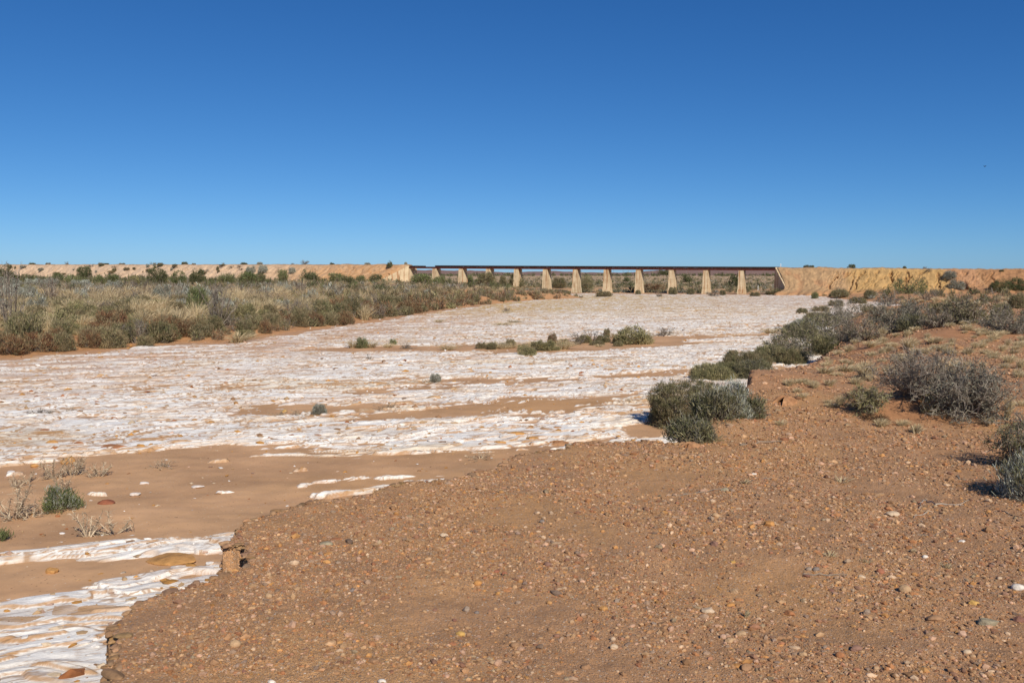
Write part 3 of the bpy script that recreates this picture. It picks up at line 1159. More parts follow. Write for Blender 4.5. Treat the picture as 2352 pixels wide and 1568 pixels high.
def proto(kind, i):
    """shared meshes one metre wide, three of every kind"""
    key = (kind, i)
    if key not in PROTO:
        r = np.random.default_rng(1000 + hash_kind(kind) * 7 + i)
        if kind in ('grey', 'twig'):
            fol, stm = twiggy(r, 1, .62, 'twig', 420, .012, 'grey', 520 if kind == 'grey' else 90)
        elif kind == 'straw':
            fol, stm = None, tuft(r, 1, .85, 'straw', 230, .016)
        elif kind == 'tuft':
            fol, stm = None, tuft(r, 1, .95, 'straw', 230, .03)
        elif kind == 'dead':
            fol, stm = twiggy(r, 1, .5, 'dead', 330, .013, None, 0, .3, .6)
        elif kind in ('green', 'dark'):
            fol, stm = leafy(r, 1, .8, kind, .10, .028, 2.0, .6, 'olive', lob=8)
        elif kind == 'rust':
            fol, stm = leafy(r, 1, .55, 'rust', .065, .02, 1.7, .6, 'brown')
        elif kind == 'yellow':
            fol, stm = leafy(r, 1, .45, 'yellow', .055, .019, 1.7, .45, 'olive')
        elif kind == 'silver':
            fol, stm = leafy(r, 1, .62, 'silver', .06, .02, 1.5, .5, 'grey')
        elif kind == 'brown':
            fol, stm = leafy(r, 1, .5, 'brown', .065, .02, 1.7, .6, 'olive')
        else:
            fol, stm = leafy(r, 1, .6, 'olive', .06, .02, 1.8, .55, 'brown')
        parts = [p for p in (fol, stm) if p]
        PROTO[key] = join(parts)
    return PROTO[key]


KINDS = ['olive', 'green', 'yellow', 'silver', 'grey', 'rust', 'brown', 'straw', 'twig', 'dead', 'dark', 'tuft']


def hash_kind(k):
    return KINDS.index(k)


PM = {}


def proto_mesh(kind, i):
    if (kind, i) not in PM:
        V, F, c = proto(kind, i)
        PM[(kind, i)] = mesh(NAME[kind], V, F, M_LEAF, c)
    return PM[(kind, i)]


NAME = {'olive': 'saltbush', 'green': 'green_shrub', 'yellow': 'samphire', 'silver': 'bluebush', 'grey': 'twiggy_shrub', 'rust': 'samphire', 'brown': 'saltbush',
        'straw': 'grass_clump', 'twig': 'twiggy_shrub', 'dead': 'dry_bush', 'dark': 'green_shrub', 'tuft': 'grass_tussock'}
CAT = {'saltbush': 'shrub', 'green_shrub': 'shrub', 'samphire': 'shrub', 'bluebush': 'shrub', 'twiggy_shrub': 'shrub', 'grass_clump': 'grass', 'dry_bush': 'shrub', 'grass_tussock': 'grass'}
LOOK = {'olive': 'olive green saltbush', 'green': 'bright green leafy shrub', 'yellow': 'yellowish low samphire', 'silver': 'silver grey bluebush', 'grey': 'grey twiggy shrub',
        'rust': 'rust red samphire bush', 'brown': 'brownish saltbush', 'straw': 'straw coloured grass clump', 'twig': 'bare grey twiggy shrub', 'dead': 'dry tan bush of bare stems',
        'dark': 'dark green bushy shrub', 'tuft': 'pale straw grass tussock'}
DEFH = {'olive': .6, 'green': .8, 'yellow': .45, 'silver': .62, 'grey': .62, 'rust': .55, 'brown': .5, 'straw': .85, 'twig': .62, 'dead': .5, 'dark': .8, 'tuft': .95}
OCC = []                                   # (x, y, radius) of everything placed by hand


def spot(x, y, w, crest_v=None):
    if crest_v is not None:
        a = ray(x, 600)
        tt = a[0] / a[1]
        side = 1 if x > 1500 else -1
        p0, d = (TR + N * (9 if (crest_v or 0) > .9 else 0), D) if side > 0 else (TL, -D)
        u = (tt * p0[1] - p0[0]) / (d[0] - tt * d[1])
        P, zc = crest(side, np.array([u]))
        P = P[0]
        base = float(ground_z(*(P + N * 9))[0])
        h = zc[0] - base
        if crest_v < 0:
            P, z = P + N * crest_v, zc[0] + .05
        else:
            P, z = P + N * (2.6 + h * 1.35 * crest_v), zc[0] - h * crest_v
        return float(P[0]), float(P[1]), float(z) - .05, w * K * P[1] / FPX
    X, Y, Z = hit(x, y)
    wm = w * K * math.hypot(X, Y) / FPX
    n = math.hypot(X, Y)
    X, Y = X + X / n * wm * .3, Y + Y / n * wm * .3
    return X, Y, float(ground_z(X, Y)[0]), wm


def plant(kind, x, y, w, h, label, group=None, crest_v=None, seed=0):
    """a small or far plant: one mesh, shared with its kind"""
    X, Y, Z, wm = spot(x, y, w, crest_v)
    r = np.random.default_rng(int(x * 7 + y * 131 + seed))
    o = link(NAME[kind], proto_mesh(kind, int(r.integers(0, 3))))
    hs = h / w / DEFH[kind] * 1.0
    o.location = (X, Y, Z - .02)
    o.scale = (wm, wm * r.uniform(.8, 1.0), wm * hs)
    o.rotation_euler = (0, 0, r.uniform(0, 6.28) if kind not in ('straw', 'tuft') else r.uniform(-.5, .5))
    tag(o, label, CAT[NAME[kind]], group)
    OCC.append((X, Y, wm * .5))
    return o


def bush(kind, x, y, w, h, label, group=None, l=.05, wd=.014, cov=1.9, up=.75, pal2=None, n=900, name=None, nleaf=0, leafpal='grey', tw=.008, fan=.7, ntuft=90, bend=.42):
    """a plant near enough to show its stems and its leaves: two parts"""
    X, Y, Z, W = spot(x, y, w)
    H = h * K * math.hypot(X, Y) / FPX * .95
    r = np.random.default_rng(int(x * 13 + y * 17))
    if kind in ('grey', 'twig', 'dead'):
        fol, stm = twiggy(r, W, H, 'dead' if kind == 'dead' else 'twig', n, tw, leafpal, nleaf, bend, fan)
    elif kind in ('straw', 'tuft'):
        fol, stm = tuft(r, W, H, 'straw', ntuft, .006 + .0002 * Y), None
    else:
        fol, stm = leafy(r, W, H, kind, l, wd, cov, up, pal2)
    nm = name or NAME[kind]
    OCC.append((X, Y, W * .5))
    if fol is None or stm is None:
        o = link(nm, mesh(nm, *((fol or stm)[:2]), M_LEAF if fol else M_STEM, (fol or stm)[2]), loc=(X, Y, Z - .02))
    else:
        o = link(nm, None, loc=(X, Y, Z - .02))
        link('foliage', mesh('foliage', fol[0], fol[1], M_LEAF, fol[2]), o)
        link('stems', mesh('stems', stm[0], stm[1], M_STEM, stm[2]), o)
    tag(o, label, CAT.get(nm, 'shrub'), group)
    return o


def tree(x, y, w, h, pal, label, group=None, trunk_h=.35, cov=1.2, ntr=1, name='tree', pal2=None, seed=0, crest_v=None):
    X, Y, Z, W = spot(x, y, w, crest_v)
    H = h * K * math.hypot(X, Y) / FPX
    r = np.random.default_rng(int(x * 3 + y * 5 + seed))
    fol, stm = tree_parts(r, W, H, pal, trunk_h, .085 * W ** .6, .03 * W ** .6, cov, ntr, pal2=pal2)
    o = link(name, None, loc=(X, Y, Z - .05))
    link('crown', mesh('crown', fol[0], fol[1], M_LEAF, fol[2]), o)
    link('trunk', mesh('trunk', stm[0], stm[1], M_STEM, stm[2]), o)
    tag(o, label, 'tree', group)
    OCC.append((X, Y, W * .5))
    return o

# ------------------------------------------------------------------ plants that can be told apart (pixel boxes of the 2352-wide photograph)
BANK = 'shrubs along the gravel bank'
bush('olive', 1560, 988, 265, 118, 'large olive green saltbush at the white bed edge, biggest of the bank bushes', BANK, .050, .0125, 2.3, .5, 'brown')
bush('olive', 1595, 1016, 150, 62, 'low olive saltbush spilling over the sandy notch below the large saltbush', BANK, .046, .012, 2.0, .45, 'grey')
bush('silver', 1678, 960, 150, 96, 'silvery white bluebush touching the large olive saltbush', BANK, .038, .011, 1.8, .55, 'olive')
bush('olive', 1640, 968, 130, 78, 'olive grey saltbush joining the large saltbush to the silver one', BANK, .046, .012, 2.0, .5, 'grey')
bush('olive', 1722, 962, 82, 54, 'small dull olive saltbush between silver bluebush and dirt hollow', BANK, .042, .012, 1.8, .7, 'grey')
bush('olive', 1640, 876, 119, 40, 'olive saltbush peeping up behind the large saltbush', BANK, .06, .014, 2.1, .8, 'yellow')
bush('olive', 1703, 853, 115, 55, 'olive saltbush with dark hollow in the bank edge row behind the silver bluebush', BANK, .06, .015, 2.1, .8, 'brown')
bush('olive', 1768, 832, 88, 41, 'pale olive saltbush in the middle of the bank edge row', BANK, .06, .016, 2.0, .8, 'yellow')
bush('grey', 1808, 833, 100, 50, 'grey twiggy shrub leaning in front of the big tangled grey green shrub', BANK, n=650, nleaf=1600, leafpal='olive', tw=.011)
bush('grey', 1872, 818, 160, 81, 'big tangled grey green shrub with pale silver top in the bank edge row', BANK, n=1100, nleaf=4500, leafpal='olive', tw=.012, fan=.9)
bush('silver', 1846, 770, 78, 41, 'pale silver bush crowning the big tangled shrub', BANK, .06, .017, 1.2, .7, 'grey')
bush('olive', 1900, 812, 75, 44, 'olive saltbush at the sunny foot of the big tangled shrub', BANK, .06, .016, 1.9, .8, 'yellow')
bush('grey', 1935, 785, 88, 49, 'grey shrub of thin twigs above the sandy scar', BANK, n=650, nleaf=1300, leafpal='grey', tw=.013)
bush('grey', 1985, 782, 110, 41, 'grey brown twiggy shrub sprawling above pale grass tufts', BANK, n=700, nleaf=900, leafpal='olive', tw=.014)
bush('grey', 1940, 740, 90, 46, 'dark grey shrub standing high in the bank edge row', BANK, n=650, nleaf=2200, leafpal='grey', tw=.017)
bush('olive', 1880, 748, 88, 32, 'olive brown saltbush at the white bed, low in the bank edge row', BANK, .09, .024, 1.9, .8, 'brown')
bush('olive', 1668, 868, 80, 37, 'yellowish olive saltbush closing the gap behind the silver bluebush', BANK, .06, .015, 2.0, .8, 'yellow')
bush('olive', 1738, 846, 80, 38, 'olive saltbush filling the bank edge row before the tangled shrub', BANK, .06, .016, 2.0, .8, 'brown')
bush('olive', 1812, 838, 96, 42, 'olive saltbush low over the white notch in the bank edge row', BANK, .065, .017, 2.0, .8, 'brown')
bush('olive', 1722, 874, 100, 46, 'olive saltbush at the lip of the sandy scar behind the silver bluebush', BANK, .055, .015, 1.9, .6, 'grey')
bush('grey', 1790, 806, 80, 38, 'dusky twiggy shrub on the bed side of the bank edge row', BANK, n=600, nleaf=2400, leafpal='olive', tw=.013)
bush('olive', 1838, 778, 90, 34, 'dull olive saltbush on the bed side of the big tangled shrub', BANK, .08, .02, 2.0, .8, 'grey')
bush('grey', 1912, 752, 90, 37, 'grey twiggy shrub linking the two high bushes of the bank row', BANK, n=700, nleaf=2600, leafpal='grey', tw=.016)
bush('grey', 2075, 755, 160, 44, 'long grey shrub over the bare sandy hummock', BANK, n=1100, nleaf=3600, leafpal='grey', tw=.016)
bush('olive', 2090, 757, 60, 36, 'small olive shrub in front of the long grey shrub', BANK, .08, .02, 1.8, .8, 'grey')
bush('grey', 2150, 752, 70, 44, 'grey olive shrub at the end of the sandy hummock', BANK, n=600, nleaf=1500, leafpal='olive', tw=.017)
bush('grey', 2240, 745, 130, 44, 'wide grey olive shrub beyond the grass on the gravel', BANK, n=1000, nleaf=3600, leafpal='olive', tw=.018)
bush('grey', 2315, 766, 105, 36, 'dark grey shrub alone on the gravel near the frame edge', BANK, n=800, nleaf=2600, leafpal='grey', tw=.014)
bush('twig', 2116, 938, 205, 102, 'grey shrub of bare tangled twigs over orange sand', BANK, n=2600, nleaf=500, leafpal='grey', tw=.0065, fan=.85, bend=.6)
bush('grey', 2226, 974, 190, 100, 'dark grey green tangled shrub beside the bare twig shrub', BANK, n=2600, nleaf=4200, leafpal='grey', tw=.0062, fan=.85, bend=.6)
bush('grey', 1990, 958, 84, 60, 'small grey shrub with yellowish leaves in front of the bare twig shrub', BANK, n=800, nleaf=2600, leafpal='yellow', tw=.006)
bush('yellow', 2142, 955, 40, 52, 'little yellow green sprig under the bare twig shrub', BANK, .04, .011, 1.0, .9)
bush('rust', 2012, 968, 58, 20, 'low red brown twig mat at the foot of the small yellowish shrub', BANK, .035, .009, 1.1, .3)
bush('grey', 2385, 1085, 190, 92, 'shadowed grey green shrub cut off by the frame edge, farther of two', BANK, n=1500, nleaf=6500, leafpal='olive', tw=.006)
bush('silver', 2395, 1158, 215, 100, 'spiky grey green shrub cut off by the frame edge, nearer of two', BANK, .045, .0085, 1.5, .7, 'olive')
bush('twig', 2365, 990, 70, 40, 'thin grey twig shrub just entering at the frame edge', BANK, n=500, tw=.006)

BEDG = 'plants growing on the white river bed'
for k, x, y, w, h, lab in [
        ('straw', 812, 799, 44, 20, 'straw coloured tuft left of the dark green sprout on the white bed'), ('green', 832, 799, 24, 24, 'dark green sprout between two straw tufts on the white bed'),
        ('straw', 851, 799, 34, 17, 'straw tuft against the right side of the dark green sprout'), ('straw', 889, 799, 34, 14, 'dry straw tuft with a little green shrub behind on the white bed'),
        ('green', 903, 793, 16, 15, 'tiny green shrub poking up behind a straw tuft'), ('grey', 934, 800, 34, 12, 'flat dark grey shrub on a patch of orange sand'),
        ('straw', 1026, 805, 46, 15, 'low straw clump on the bed between the flat grey shrub and the brown tufts'), ('brown', 1106, 800, 22, 14, 'small brown bush at the near end of a straw clump'),
        ('straw', 1140, 800, 60, 16, 'long straw clump between two brown bushes on the bed'), ('brown', 1172, 798, 24, 18, 'round brown bush at the far end of a straw clump'),
        ('yellow', 1212, 818, 38, 22, 'pale green low plant at the tip of the shrub island'), ('yellow', 1252, 806, 46, 24, 'olive low bush in the shrub island'),
        ('rust', 1268, 790, 20, 22, 'dark red brown sprig rising from the shrub island'), ('straw', 1292, 803, 50, 22, 'straw and grey clump in the middle of the shrub island'),
        ('grey', 1330, 791, 40, 24, 'grey twiggy bush over the shrub island'), ('grey', 1362, 784, 44, 24, 'long grey bush at the back of the shrub island'),
        ('brown', 1394, 774, 18, 18, 'small brown green bush behind the orange gravel bar'), ('straw', 1412, 776, 32, 15, 'straw grass behind the dome shaped green bush'),
        ('yellow', 1420, 788, 30, 15, 'pale low bush touching the dome shaped green bush'), ('yellow', 1457, 791, 80, 32, 'dome shaped green saltbush on the sand bar of the bed'),
        ('grey', 1526, 772, 46, 18, 'grey olive bush alone past the sand bar'), ('silver', 1000, 878, 26, 20, 'grey green sprout alone on a sand patch of the bed'),
        ('dead', 982, 880, 26, 8, 'flattened dry grass beside the lone green sprout'), ('dead', 886, 942, 42, 14, 'bleached dry grass clump on a sand streak'),
        ('grey', 847, 828, 13, 14, 'small grey tuft between the sprouts and the pale slabs'), ('straw', 1178, 742, 36, 9, 'straw patch on the far white bed'),
        ('straw', 1150, 748, 50, 9, 'wider straw patch on the far white bed'), ('straw', 1160, 720, 24, 8, 'faint straw tuft on the yellow stained bed'),
        ('straw', 1006, 741, 26, 10, 'straw tuft on the bed beyond the two sprouts'), ('grey', 1166, 715, 18, 8, 'grey tuft on the yellow stained bed'),
        ('silver', 733, 953, 36, 24, 'spiky grey green sprout beside the orange block on the bed'), ('dead', 690, 955, 40, 12, 'dry grass trailing beside the spiky sprout'),
        ('dead', 640, 957, 36, 13, 'dry stalks left of the spiky sprout'), ('grey', 86, 954, 42, 11, 'flat grey twig mat on the white bed near the frame edge'),
        ('grey', 112, 954, 22, 10, 'small grey twig tuft right of the flat twig mat'), ('dead', 160, 949, 22, 12, 'dry grey tuft right of two twig tufts'),
        ('straw', 1767, 766, 46, 14, 'straw tuft on the white bed beside the bank edge row'), ('olive', 1843, 720, 22, 12, 'round olive bush alone on the white bed by the bank'),
        ('grey', 1785, 762, 20, 12, 'grey tuft beside the straw tuft by the bank'), ('dead', 1104, 1057, 56, 14, 'pale dry grass hanging over the gravel rim'),
        ('dead', 372, 1078, 52, 15, 'pale dry grass fan on the sand by white stones')]:
    plant(k, x, y, w * 1.3, h * 1.12, lab, BEDG)

ri = np.random.default_rng(8)
for i in range(26):
    f = ri.uniform(0, 1)
    kk = ['straw', 'yellow', 'straw', 'olive', 'dead'][i % 5]
    plant(kk, 1100 + 330 * f + ri.uniform(-12, 12), 806 - 22 * f + ri.uniform(-8, 10), ri.uniform(24, 52), ri.uniform(9, 18),
          {'straw': 'straw tuft', 'yellow': 'pale green low plant', 'olive': 'small olive plant', 'dead': 'dry stalk tuft'}[kk] + ' in the strip of plants on the sandy island of the bed', 'small plants of the sandy island')
FG = 'dry plants on the sand flat'
bush('green', 143, 1175, 100, 55, 'green bushy plant on the brown sand flat', FG, .05, .012, 1.5, .6, 'silver', name='green_shrub')
for x, y, w, h, n, lab in [(128, 1100, 70, 46, 260, 'dry brown bush beside the pale cracked outcrop'), (168, 1096, 62, 40, 230, 'dry tan bush in the middle of the row above the green plant'),
                           (228, 1097, 58, 30, 230, 'round dry tan bush at the outer end of the row'), (140, 1135, 50, 46, 260, 'dark brown dry bush just behind the green plant'),
                           (182, 1088, 46, 28, 170, 'small dry bush against white rock behind the row'), (66, 1110, 40, 24, 130, 'small dry tuft on sand away from the row'),
                           (38, 1122, 60, 20, 130, 'flat grey dry tuft near the frame edge'), (32, 1195, 95, 68, 420, 'big dry tan bush at the frame edge of the sand flat'),
                           (202, 1236, 58, 62, 240, 'upright bleached dead shrub on the sand, taller of two'), (262, 1232, 88, 44, 200, 'leaning bleached dead shrub on the sand, flatter of two'),
                           (72, 1192, 50, 26, 120, 'broken dry stems lying by the big tan bush')]:
    bush('dead', x, y, w, h, lab, FG, n=n, tw=.009, fan=.8, bend=.28)
bush('green', 2, 1241, 30, 26, 'dark green tuft cut by the frame edge on the sand', FG, .05, .012, 1.4, .6)

LB = 'shrubs covering the far bank'
tree(194, 645, 40, 34, 'dark', 'round dark green tree in front of the embankment, fullest of its row', 'trees along the embankment', .2, 1.5)
tree(52, 634, 22, 18, 'dark', 'small round dark green tree near the frame edge', 'trees along the embankment', .2, 1.4)
tree(362, 660, 56, 42, 'dark', 'tall dark green tree beside the leaning bright green one', 'trees along the embankment', .25, 1.2, 2)
tree(408, 662, 44, 40, 'green', 'leaning bright green tree with bare branches at its foot', 'trees along the embankment', .35, .8, 2)
tree(452, 655, 40, 34, 'dark', 'dark green tree right of the leaning bright green one', 'trees along the embankment', .2, 1.4)
for k, x, y, w, h, lab in [
        ('dark', 14, 652, 50, 30, 'dark green shrub at the frame edge below the embankment'), ('dark', 70, 650, 36, 18, 'dark low shrub below the small round tree'),
        ('green', 132, 648, 30, 20, 'green shrub left of the round dark tree'), ('green', 226, 660, 32, 26, 'green shrub right of the round dark tree'),
        ('green', 258, 652, 30, 22, 'olive green shrub between the round dark tree and the yellow green mound'), ('yellow', 308, 658, 34, 24, 'yellow green mound below the embankment'),
        ('green', 340, 655, 24, 18, 'small green shrub under the tall dark tree'), ('green', 522, 652, 38, 24, 'bright green shrub right of the dark trees'),
        ('green', 566, 652, 60, 28, 'wide bright green shrub in the row below the embankment'), ('dark', 596, 652, 30, 26, 'dark green shrub ending the row below the embankment'),
        ('green', 652, 648, 28, 28, 'bright green shrub below the grey embankment bushes'), ('dark', 715, 650, 50, 26, 'dark green shrub in the middle of the row below the embankment'),
        ('green', 775, 650, 44, 22, 'green shrub halfway to the bridge'), ('dark', 800, 652, 40, 20, 'dark low shrub halfway to the bridge'),
        ('dark', 862, 648, 34, 20, 'dark green shrub just short of the concrete wing wall'), ('green', 828, 648, 28, 16, 'small green shrub just short of the wing wall'),
        ('green', 965, 652, 58, 24, 'wide bright green shrub at the foot of the abutment'), ('green', 1008, 650, 34, 18, 'green shrub hiding the foot of the first pier'),
        ('green', 1078, 652, 28, 20, 'green shrub right of the second pier'), ('olive', 1116, 656, 50, 32, 'dark shrub hiding the foot of the third pier'),
        ('green', 1096, 650, 18, 10, 'little green shrub between second and third piers'), ('olive', 1156, 660, 28, 28, 'dark shrub between third and fourth piers'),
        ('olive', 1188, 660, 44, 32, 'olive dark shrub hiding the foot of the fourth pier'), ('dark', 1254, 652, 18, 14, 'small dark shrub beside the fifth pier'),
        ('olive', 1283, 662, 40, 26, 'dark shrub between fifth and sixth piers'), ('olive', 1340, 668, 60, 34, 'big dark olive shrub right of the sixth pier'),
        ('twig', 24, 768, 82, 120, 'tall shrub of bare grey twigs beside the frame edge'), ('twig', 503, 752, 84, 92, 'tall dark grey twig shrub in the middle of the far bank'),
        ('green', 452, 722, 48, 60, 'olive green tall shrub against the dark grey twig shrub'), ('twig', 402, 702, 56, 48, 'bleached grey dead shrub above the straw grass'),
        ('twig', 116, 690, 50, 44, 'thin bare branching shrub before the silver bushes'), ('twig', 556, 676, 46, 24, 'dark bare branching shrub with straw grass behind'),
        ('silver', 76, 666, 44, 24, 'silver blue bush below the small round tree'), ('silver', 116, 666, 48, 24, 'silver blue bush below the round dark tree'), ('silver', 24, 668, 56, 26, 'wide silver blue bush at the frame edge'),
        ('silver', 186, 664, 56, 20, 'low silver blue bush right under the round dark tree'), ('silver', 264, 666, 50, 22, 'silver blue bush under the olive green shrub'), ('grey', 320, 674, 70, 28, 'long grey bush above the straw grass'),
        ('silver', 187, 698, 36, 30, 'pale silver bush among the straw grass'), ('silver', 660, 676, 28, 22, 'pale silver bush in the middle of the far bank'), ('silver', 770, 642, 60, 16, 'silver bushy mound before the embankment end'),
        ('yellow', 64, 680, 52, 24, 'yellowish olive bush by the bare branching shrub'), ('yellow', 115, 768, 92, 46, 'wide pale yellow green bush on the near far bank'), ('yellow', 200, 735, 70, 34, 'yellow green bush right of the wide pale one'),
        ('yellow', 565, 740, 62, 42, 'pale straw green bush right of the tall dark grey shrub'), ('straw', 548, 788, 80, 30, 'combed straw grass mound at the white bed edge'),
        ('rust', 25, 815, 70, 40, 'dark rust red samphire at the frame edge of the bed'), ('rust', 88, 808, 66, 40, 'rust brown samphire second from the frame edge'), ('brown', 145, 806, 62, 38, 'brown saltbush third from the frame edge along the bed'),
        ('rust', 205, 800, 62, 42, 'rust brown bush fourth along the bed edge'), ('brown', 258, 800, 66, 44, 'brown fanned bush just before the bare orange gap'), ('brown', 334, 796, 44, 26, 'small brown bush standing in the bare orange gap'),
        ('grey', 316, 772, 44, 34, 'grey bush above the bare orange gap'), ('rust', 242, 756, 40, 26, 'orange brown bush above the fanned bush'), ('grey', 372, 760, 56, 30, 'grey dead twig mound right of the bare orange gap'),
        ('rust', 610, 766, 40, 34, 'deep red bush at the bed edge right of the straw mound'), ('brown', 690, 750, 54, 36, 'brown olive bush on the bed edge'), ('rust', 717, 738, 32, 26, 'deep red bush up from the bed edge'),
        ('rust', 797, 747, 40, 32, 'dark red brown bush standing out on the bed edge'), ('rust', 862, 728, 58, 32, 'long rust red bush along the bed edge'), ('rust', 930, 720, 50, 26, 'rust brown bush where the bed edge turns away')]:
    plant(k, x, y, w, h, lab, LB)
# straw grass meadow on the far bank
for i, (x, y) in enumerate([(170, 712), (205, 718), (240, 716), (275, 720), (310, 718), (345, 720), (375, 715), (225, 700), (262, 702), (300, 700), (338, 702), (250, 690), (290, 688), (330, 690), (160, 700),
                            (640, 690), (560, 712), (600, 715), (700, 660), (760, 662), (880, 660)]):
    plant('straw', x, y, 52, 36 if y > 685 else 22, 'tall pale straw grass in the meadow on the far bank' if i < 15 else 'pale straw grass clump between the olive bushes of the far bank',
          'grass clumps of the far bank meadow' if i < 15 else 'grass clumps among the far bank bushes')
# on and below the embankments
EB = 'bushes on the embankments'
for k, x, v, w, h, lab in [('silver', 607, .55, 24, 18, 'grey green bush on the embankment face, first of three'), ('silver', 634, .5, 26, 20, 'grey green bush on the embankment face, middle of three'),
                           ('silver', 700, .5, 20, 14, 'grey green bush on the embankment face nearest the bridge of three'), ('grey', 692, -1.5, 26, 10, 'grey bush on the embankment top above the face bushes'),
                           ('dark', 910, .15, 16, 13, 'round bush on the embankment shoulder by the wing wall'), ('silver', 928, -1, 9, 7, 'small pale bush on the crest above the wing wall'),
                           ('dark', 1850, -1.5, 15, 7, 'green bush on the crest, left of a pair'), ('dark', 1863, -1.5, 14, 6, 'green bush on the crest, right of a pair'),
                           ('dark', 1957, -.5, 18, 9, 'dark round bush on the crest above the ochre face'), ('dark', 2078, -1.2, 10, 6, 'little bush on the crest above the gullies'),
                           ('grey', 2126, -.8, 14, 5, 'grey bush on the crest near the red earth'), ('grey', 2134, .12, 18, 8, 'dark bush at the top of the ochre slope end'),
                           ('silver', 2182, .42, 36, 20, 'large silver bush on the red embankment slope, upper'), ('silver', 2200, .85, 40, 22, 'large silver bush on the red embankment slope, lower'),
                           ('grey', 1931, .93, 30, 12, 'dark green bush at the foot of the ochre face, by the gully'), ('olive', 1976, 1.05, 44, 9, 'flat green bush on the apron below the ochre face'),
                           ('dark', 2299, .1, 10, 5, 'small bush near the top of the red face')]:
    plant(k, x, 0, w, h, lab, EB, crest_v=v)
for i, x in enumerate([8, 61, 92, 146, 232, 262, 344, 411, 428, 506, 549, 580, 664, 752, 829]):
    plant(['grey', 'dark', 'silver'][i % 3], x, 0, 11 + (i * 7) % 9, 4 + (i * 5) % 4, 'small bush on the long embankment crest beyond the scrub', 'bushes on the far embankment crest', crest_v=-1.5 - (i % 3))
re_ = np.random.default_rng(61)
for i in range(46):
    plant(['grey', 'brown', 'olive', 'silver'][i % 4], float(re_.uniform(0, 610)), 0, float(re_.uniform(5, 22)), float(re_.uniform(3, 8)), 'dull bush clinging to the long pale embankment face', 'bushes on the pale embankment face', crest_v=float(re_.beta(1.2, 1.8)) * .9 + .05)
RB = 'shrubs of the right bank flat'
tree(2089, 689, 92, 46, 'green', 'thin small tree with dark forked trunk on the gravel flat', None, .32, .42, 1, pal2='olive')
tree(2300, 664, 60, 30, 'dark', 'dark green tree below the red embankment, left of two', 'trees by the red embankment', .15, 1.6, crest_v=1.12)
tree(2352, 668, 66, 34, 'dark', 'dark green tree below the red embankment, cut by the frame edge', 'trees by the red embankment', .15, 1.6, crest_v=1.12)
for k, x, y, w, h, lab in [
        ('silver', 2018, 670, 24, 13, 'silver bush left of the small white sign'), ('silver', 2056, 672, 24, 11, 'silver bush just below the small white sign'), ('silver', 2107, 671, 22, 12, 'silver bush right of the thin small tree'),
        ('silver', 2142, 669, 28, 11, 'silver bush under the large slope bushes'), ('grey', 2240, 664, 34, 13, 'grey bush left of the two dark trees'), ('green', 1871, 686, 20, 16, 'round green bush alone on the far white bed'),
        ('olive', 1800, 677, 60, 14, 'long olive bush at the foot of the shaded wing wall'), ('olive', 1836, 677, 36, 15, 'olive bush right of the shaded wing wall'), ('olive', 1770, 677, 36, 10, 'low olive bush left of the shaded wing wall'),
        ('olive', 1932, 684, 46, 18, 'dark olive bush spreading on the orange apron'), ('olive', 1916, 680, 30, 14, 'dark olive bush behind the spreading one'), ('brown', 1920, 704, 40, 16, 'brown olive bush on the rim of the bed'),
        ('olive', 1972, 698, 44, 16, 'green olive bush on the orange flat'), ('olive', 1998, 686, 28, 20, 'olive bush behind the green olive one'), ('grey', 2042, 700, 70, 30, 'dark grey wide bush left of the thin small tree'),
        ('grey', 2130, 690, 50, 20, 'grey bush right of the thin small tree'), ('brown', 1885, 716, 46, 14, 'brown olive bush at the bed rim below the bank row'),
        ('olive', 1466, 676, 20, 11, 'dark bush in front of the sixth and seventh piers'), ('brown', 1386, 682, 46, 14, 'brown low bush on the bed before the seventh pier'), ('olive', 1546, 676, 26, 18, 'green bush hiding the foot of the tenth pier'),
        ('rust', 1500, 668, 52, 18, 'red brown bush right of the eighth pier'), ('olive', 1585, 676, 22, 14, 'dark bush between the tenth and eleventh piers'), ('grey', 1515, 682, 30, 10, 'grey low bush on the bed before the ninth pier'),
        ('grey', 1640, 681, 46, 12, 'grey low bush before the last two piers'), ('olive', 1660, 678, 22, 13, 'dark bush left of the last pier'), ('olive', 1733, 680, 30, 10, 'low olive bush right of the last pier')]:
    plant(k, x, y, w, h, lab, RB, crest_v=1.2 if x > 1995 and y <= 672 else None)

# grass tussocks on the gravel bank
T = []
for (x, y, w, h) in [(1040, 480, 60, 50), (1250, 410, 100, 50), (1365, 400, 110, 50), (1465, 440, 90, 110), (1270, 480, 60, 50), (1185, 490, 50, 50), (1410, 550, 60, 60), (1325, 590, 50, 70), (1415, 470, 70, 50),
                     (1710, 270, 80, 70), (1845, 240, 90, 40), (1885, 280, 70, 40), (1925, 430, 130, 110), (1600, 420, 80, 70), (1750, 740, 60, 60), (2265, 350, 70, 50), (2331, 380, 42, 60), (2326, 430, 52, 40),
                     (1560, 210, 40, 60), (1670, 310, 60, 20), (2030, 170, 60, 40), (2110, 190, 60, 40), (2210, 190, 80, 25), (1500, 260, 90, 40), (2260, 670, 40, 140), (1640, 330, 60, 40), (1700, 330, 60, 40),
                     (1800, 300, 60, 40), (1590, 290, 60, 40), (1680, 350, 60, 50), (1740, 300, 50, 40), (1500, 310, 60, 30), (1560, 345, 50, 30), (1620, 260, 50, 30), (1950, 470, 60, 60)]:
    T.append((x * .414 + 1378, y * .414 + 689, w * .414, h * .414))
TL_ = ['beside the burrow', 'on the orange slope above the burrow', 'beside the bare twig shrub', 'behind the bare twig shrub', 'below the sandy hummock', 'out on the open gravel', 'by the frame edge']
used = {}


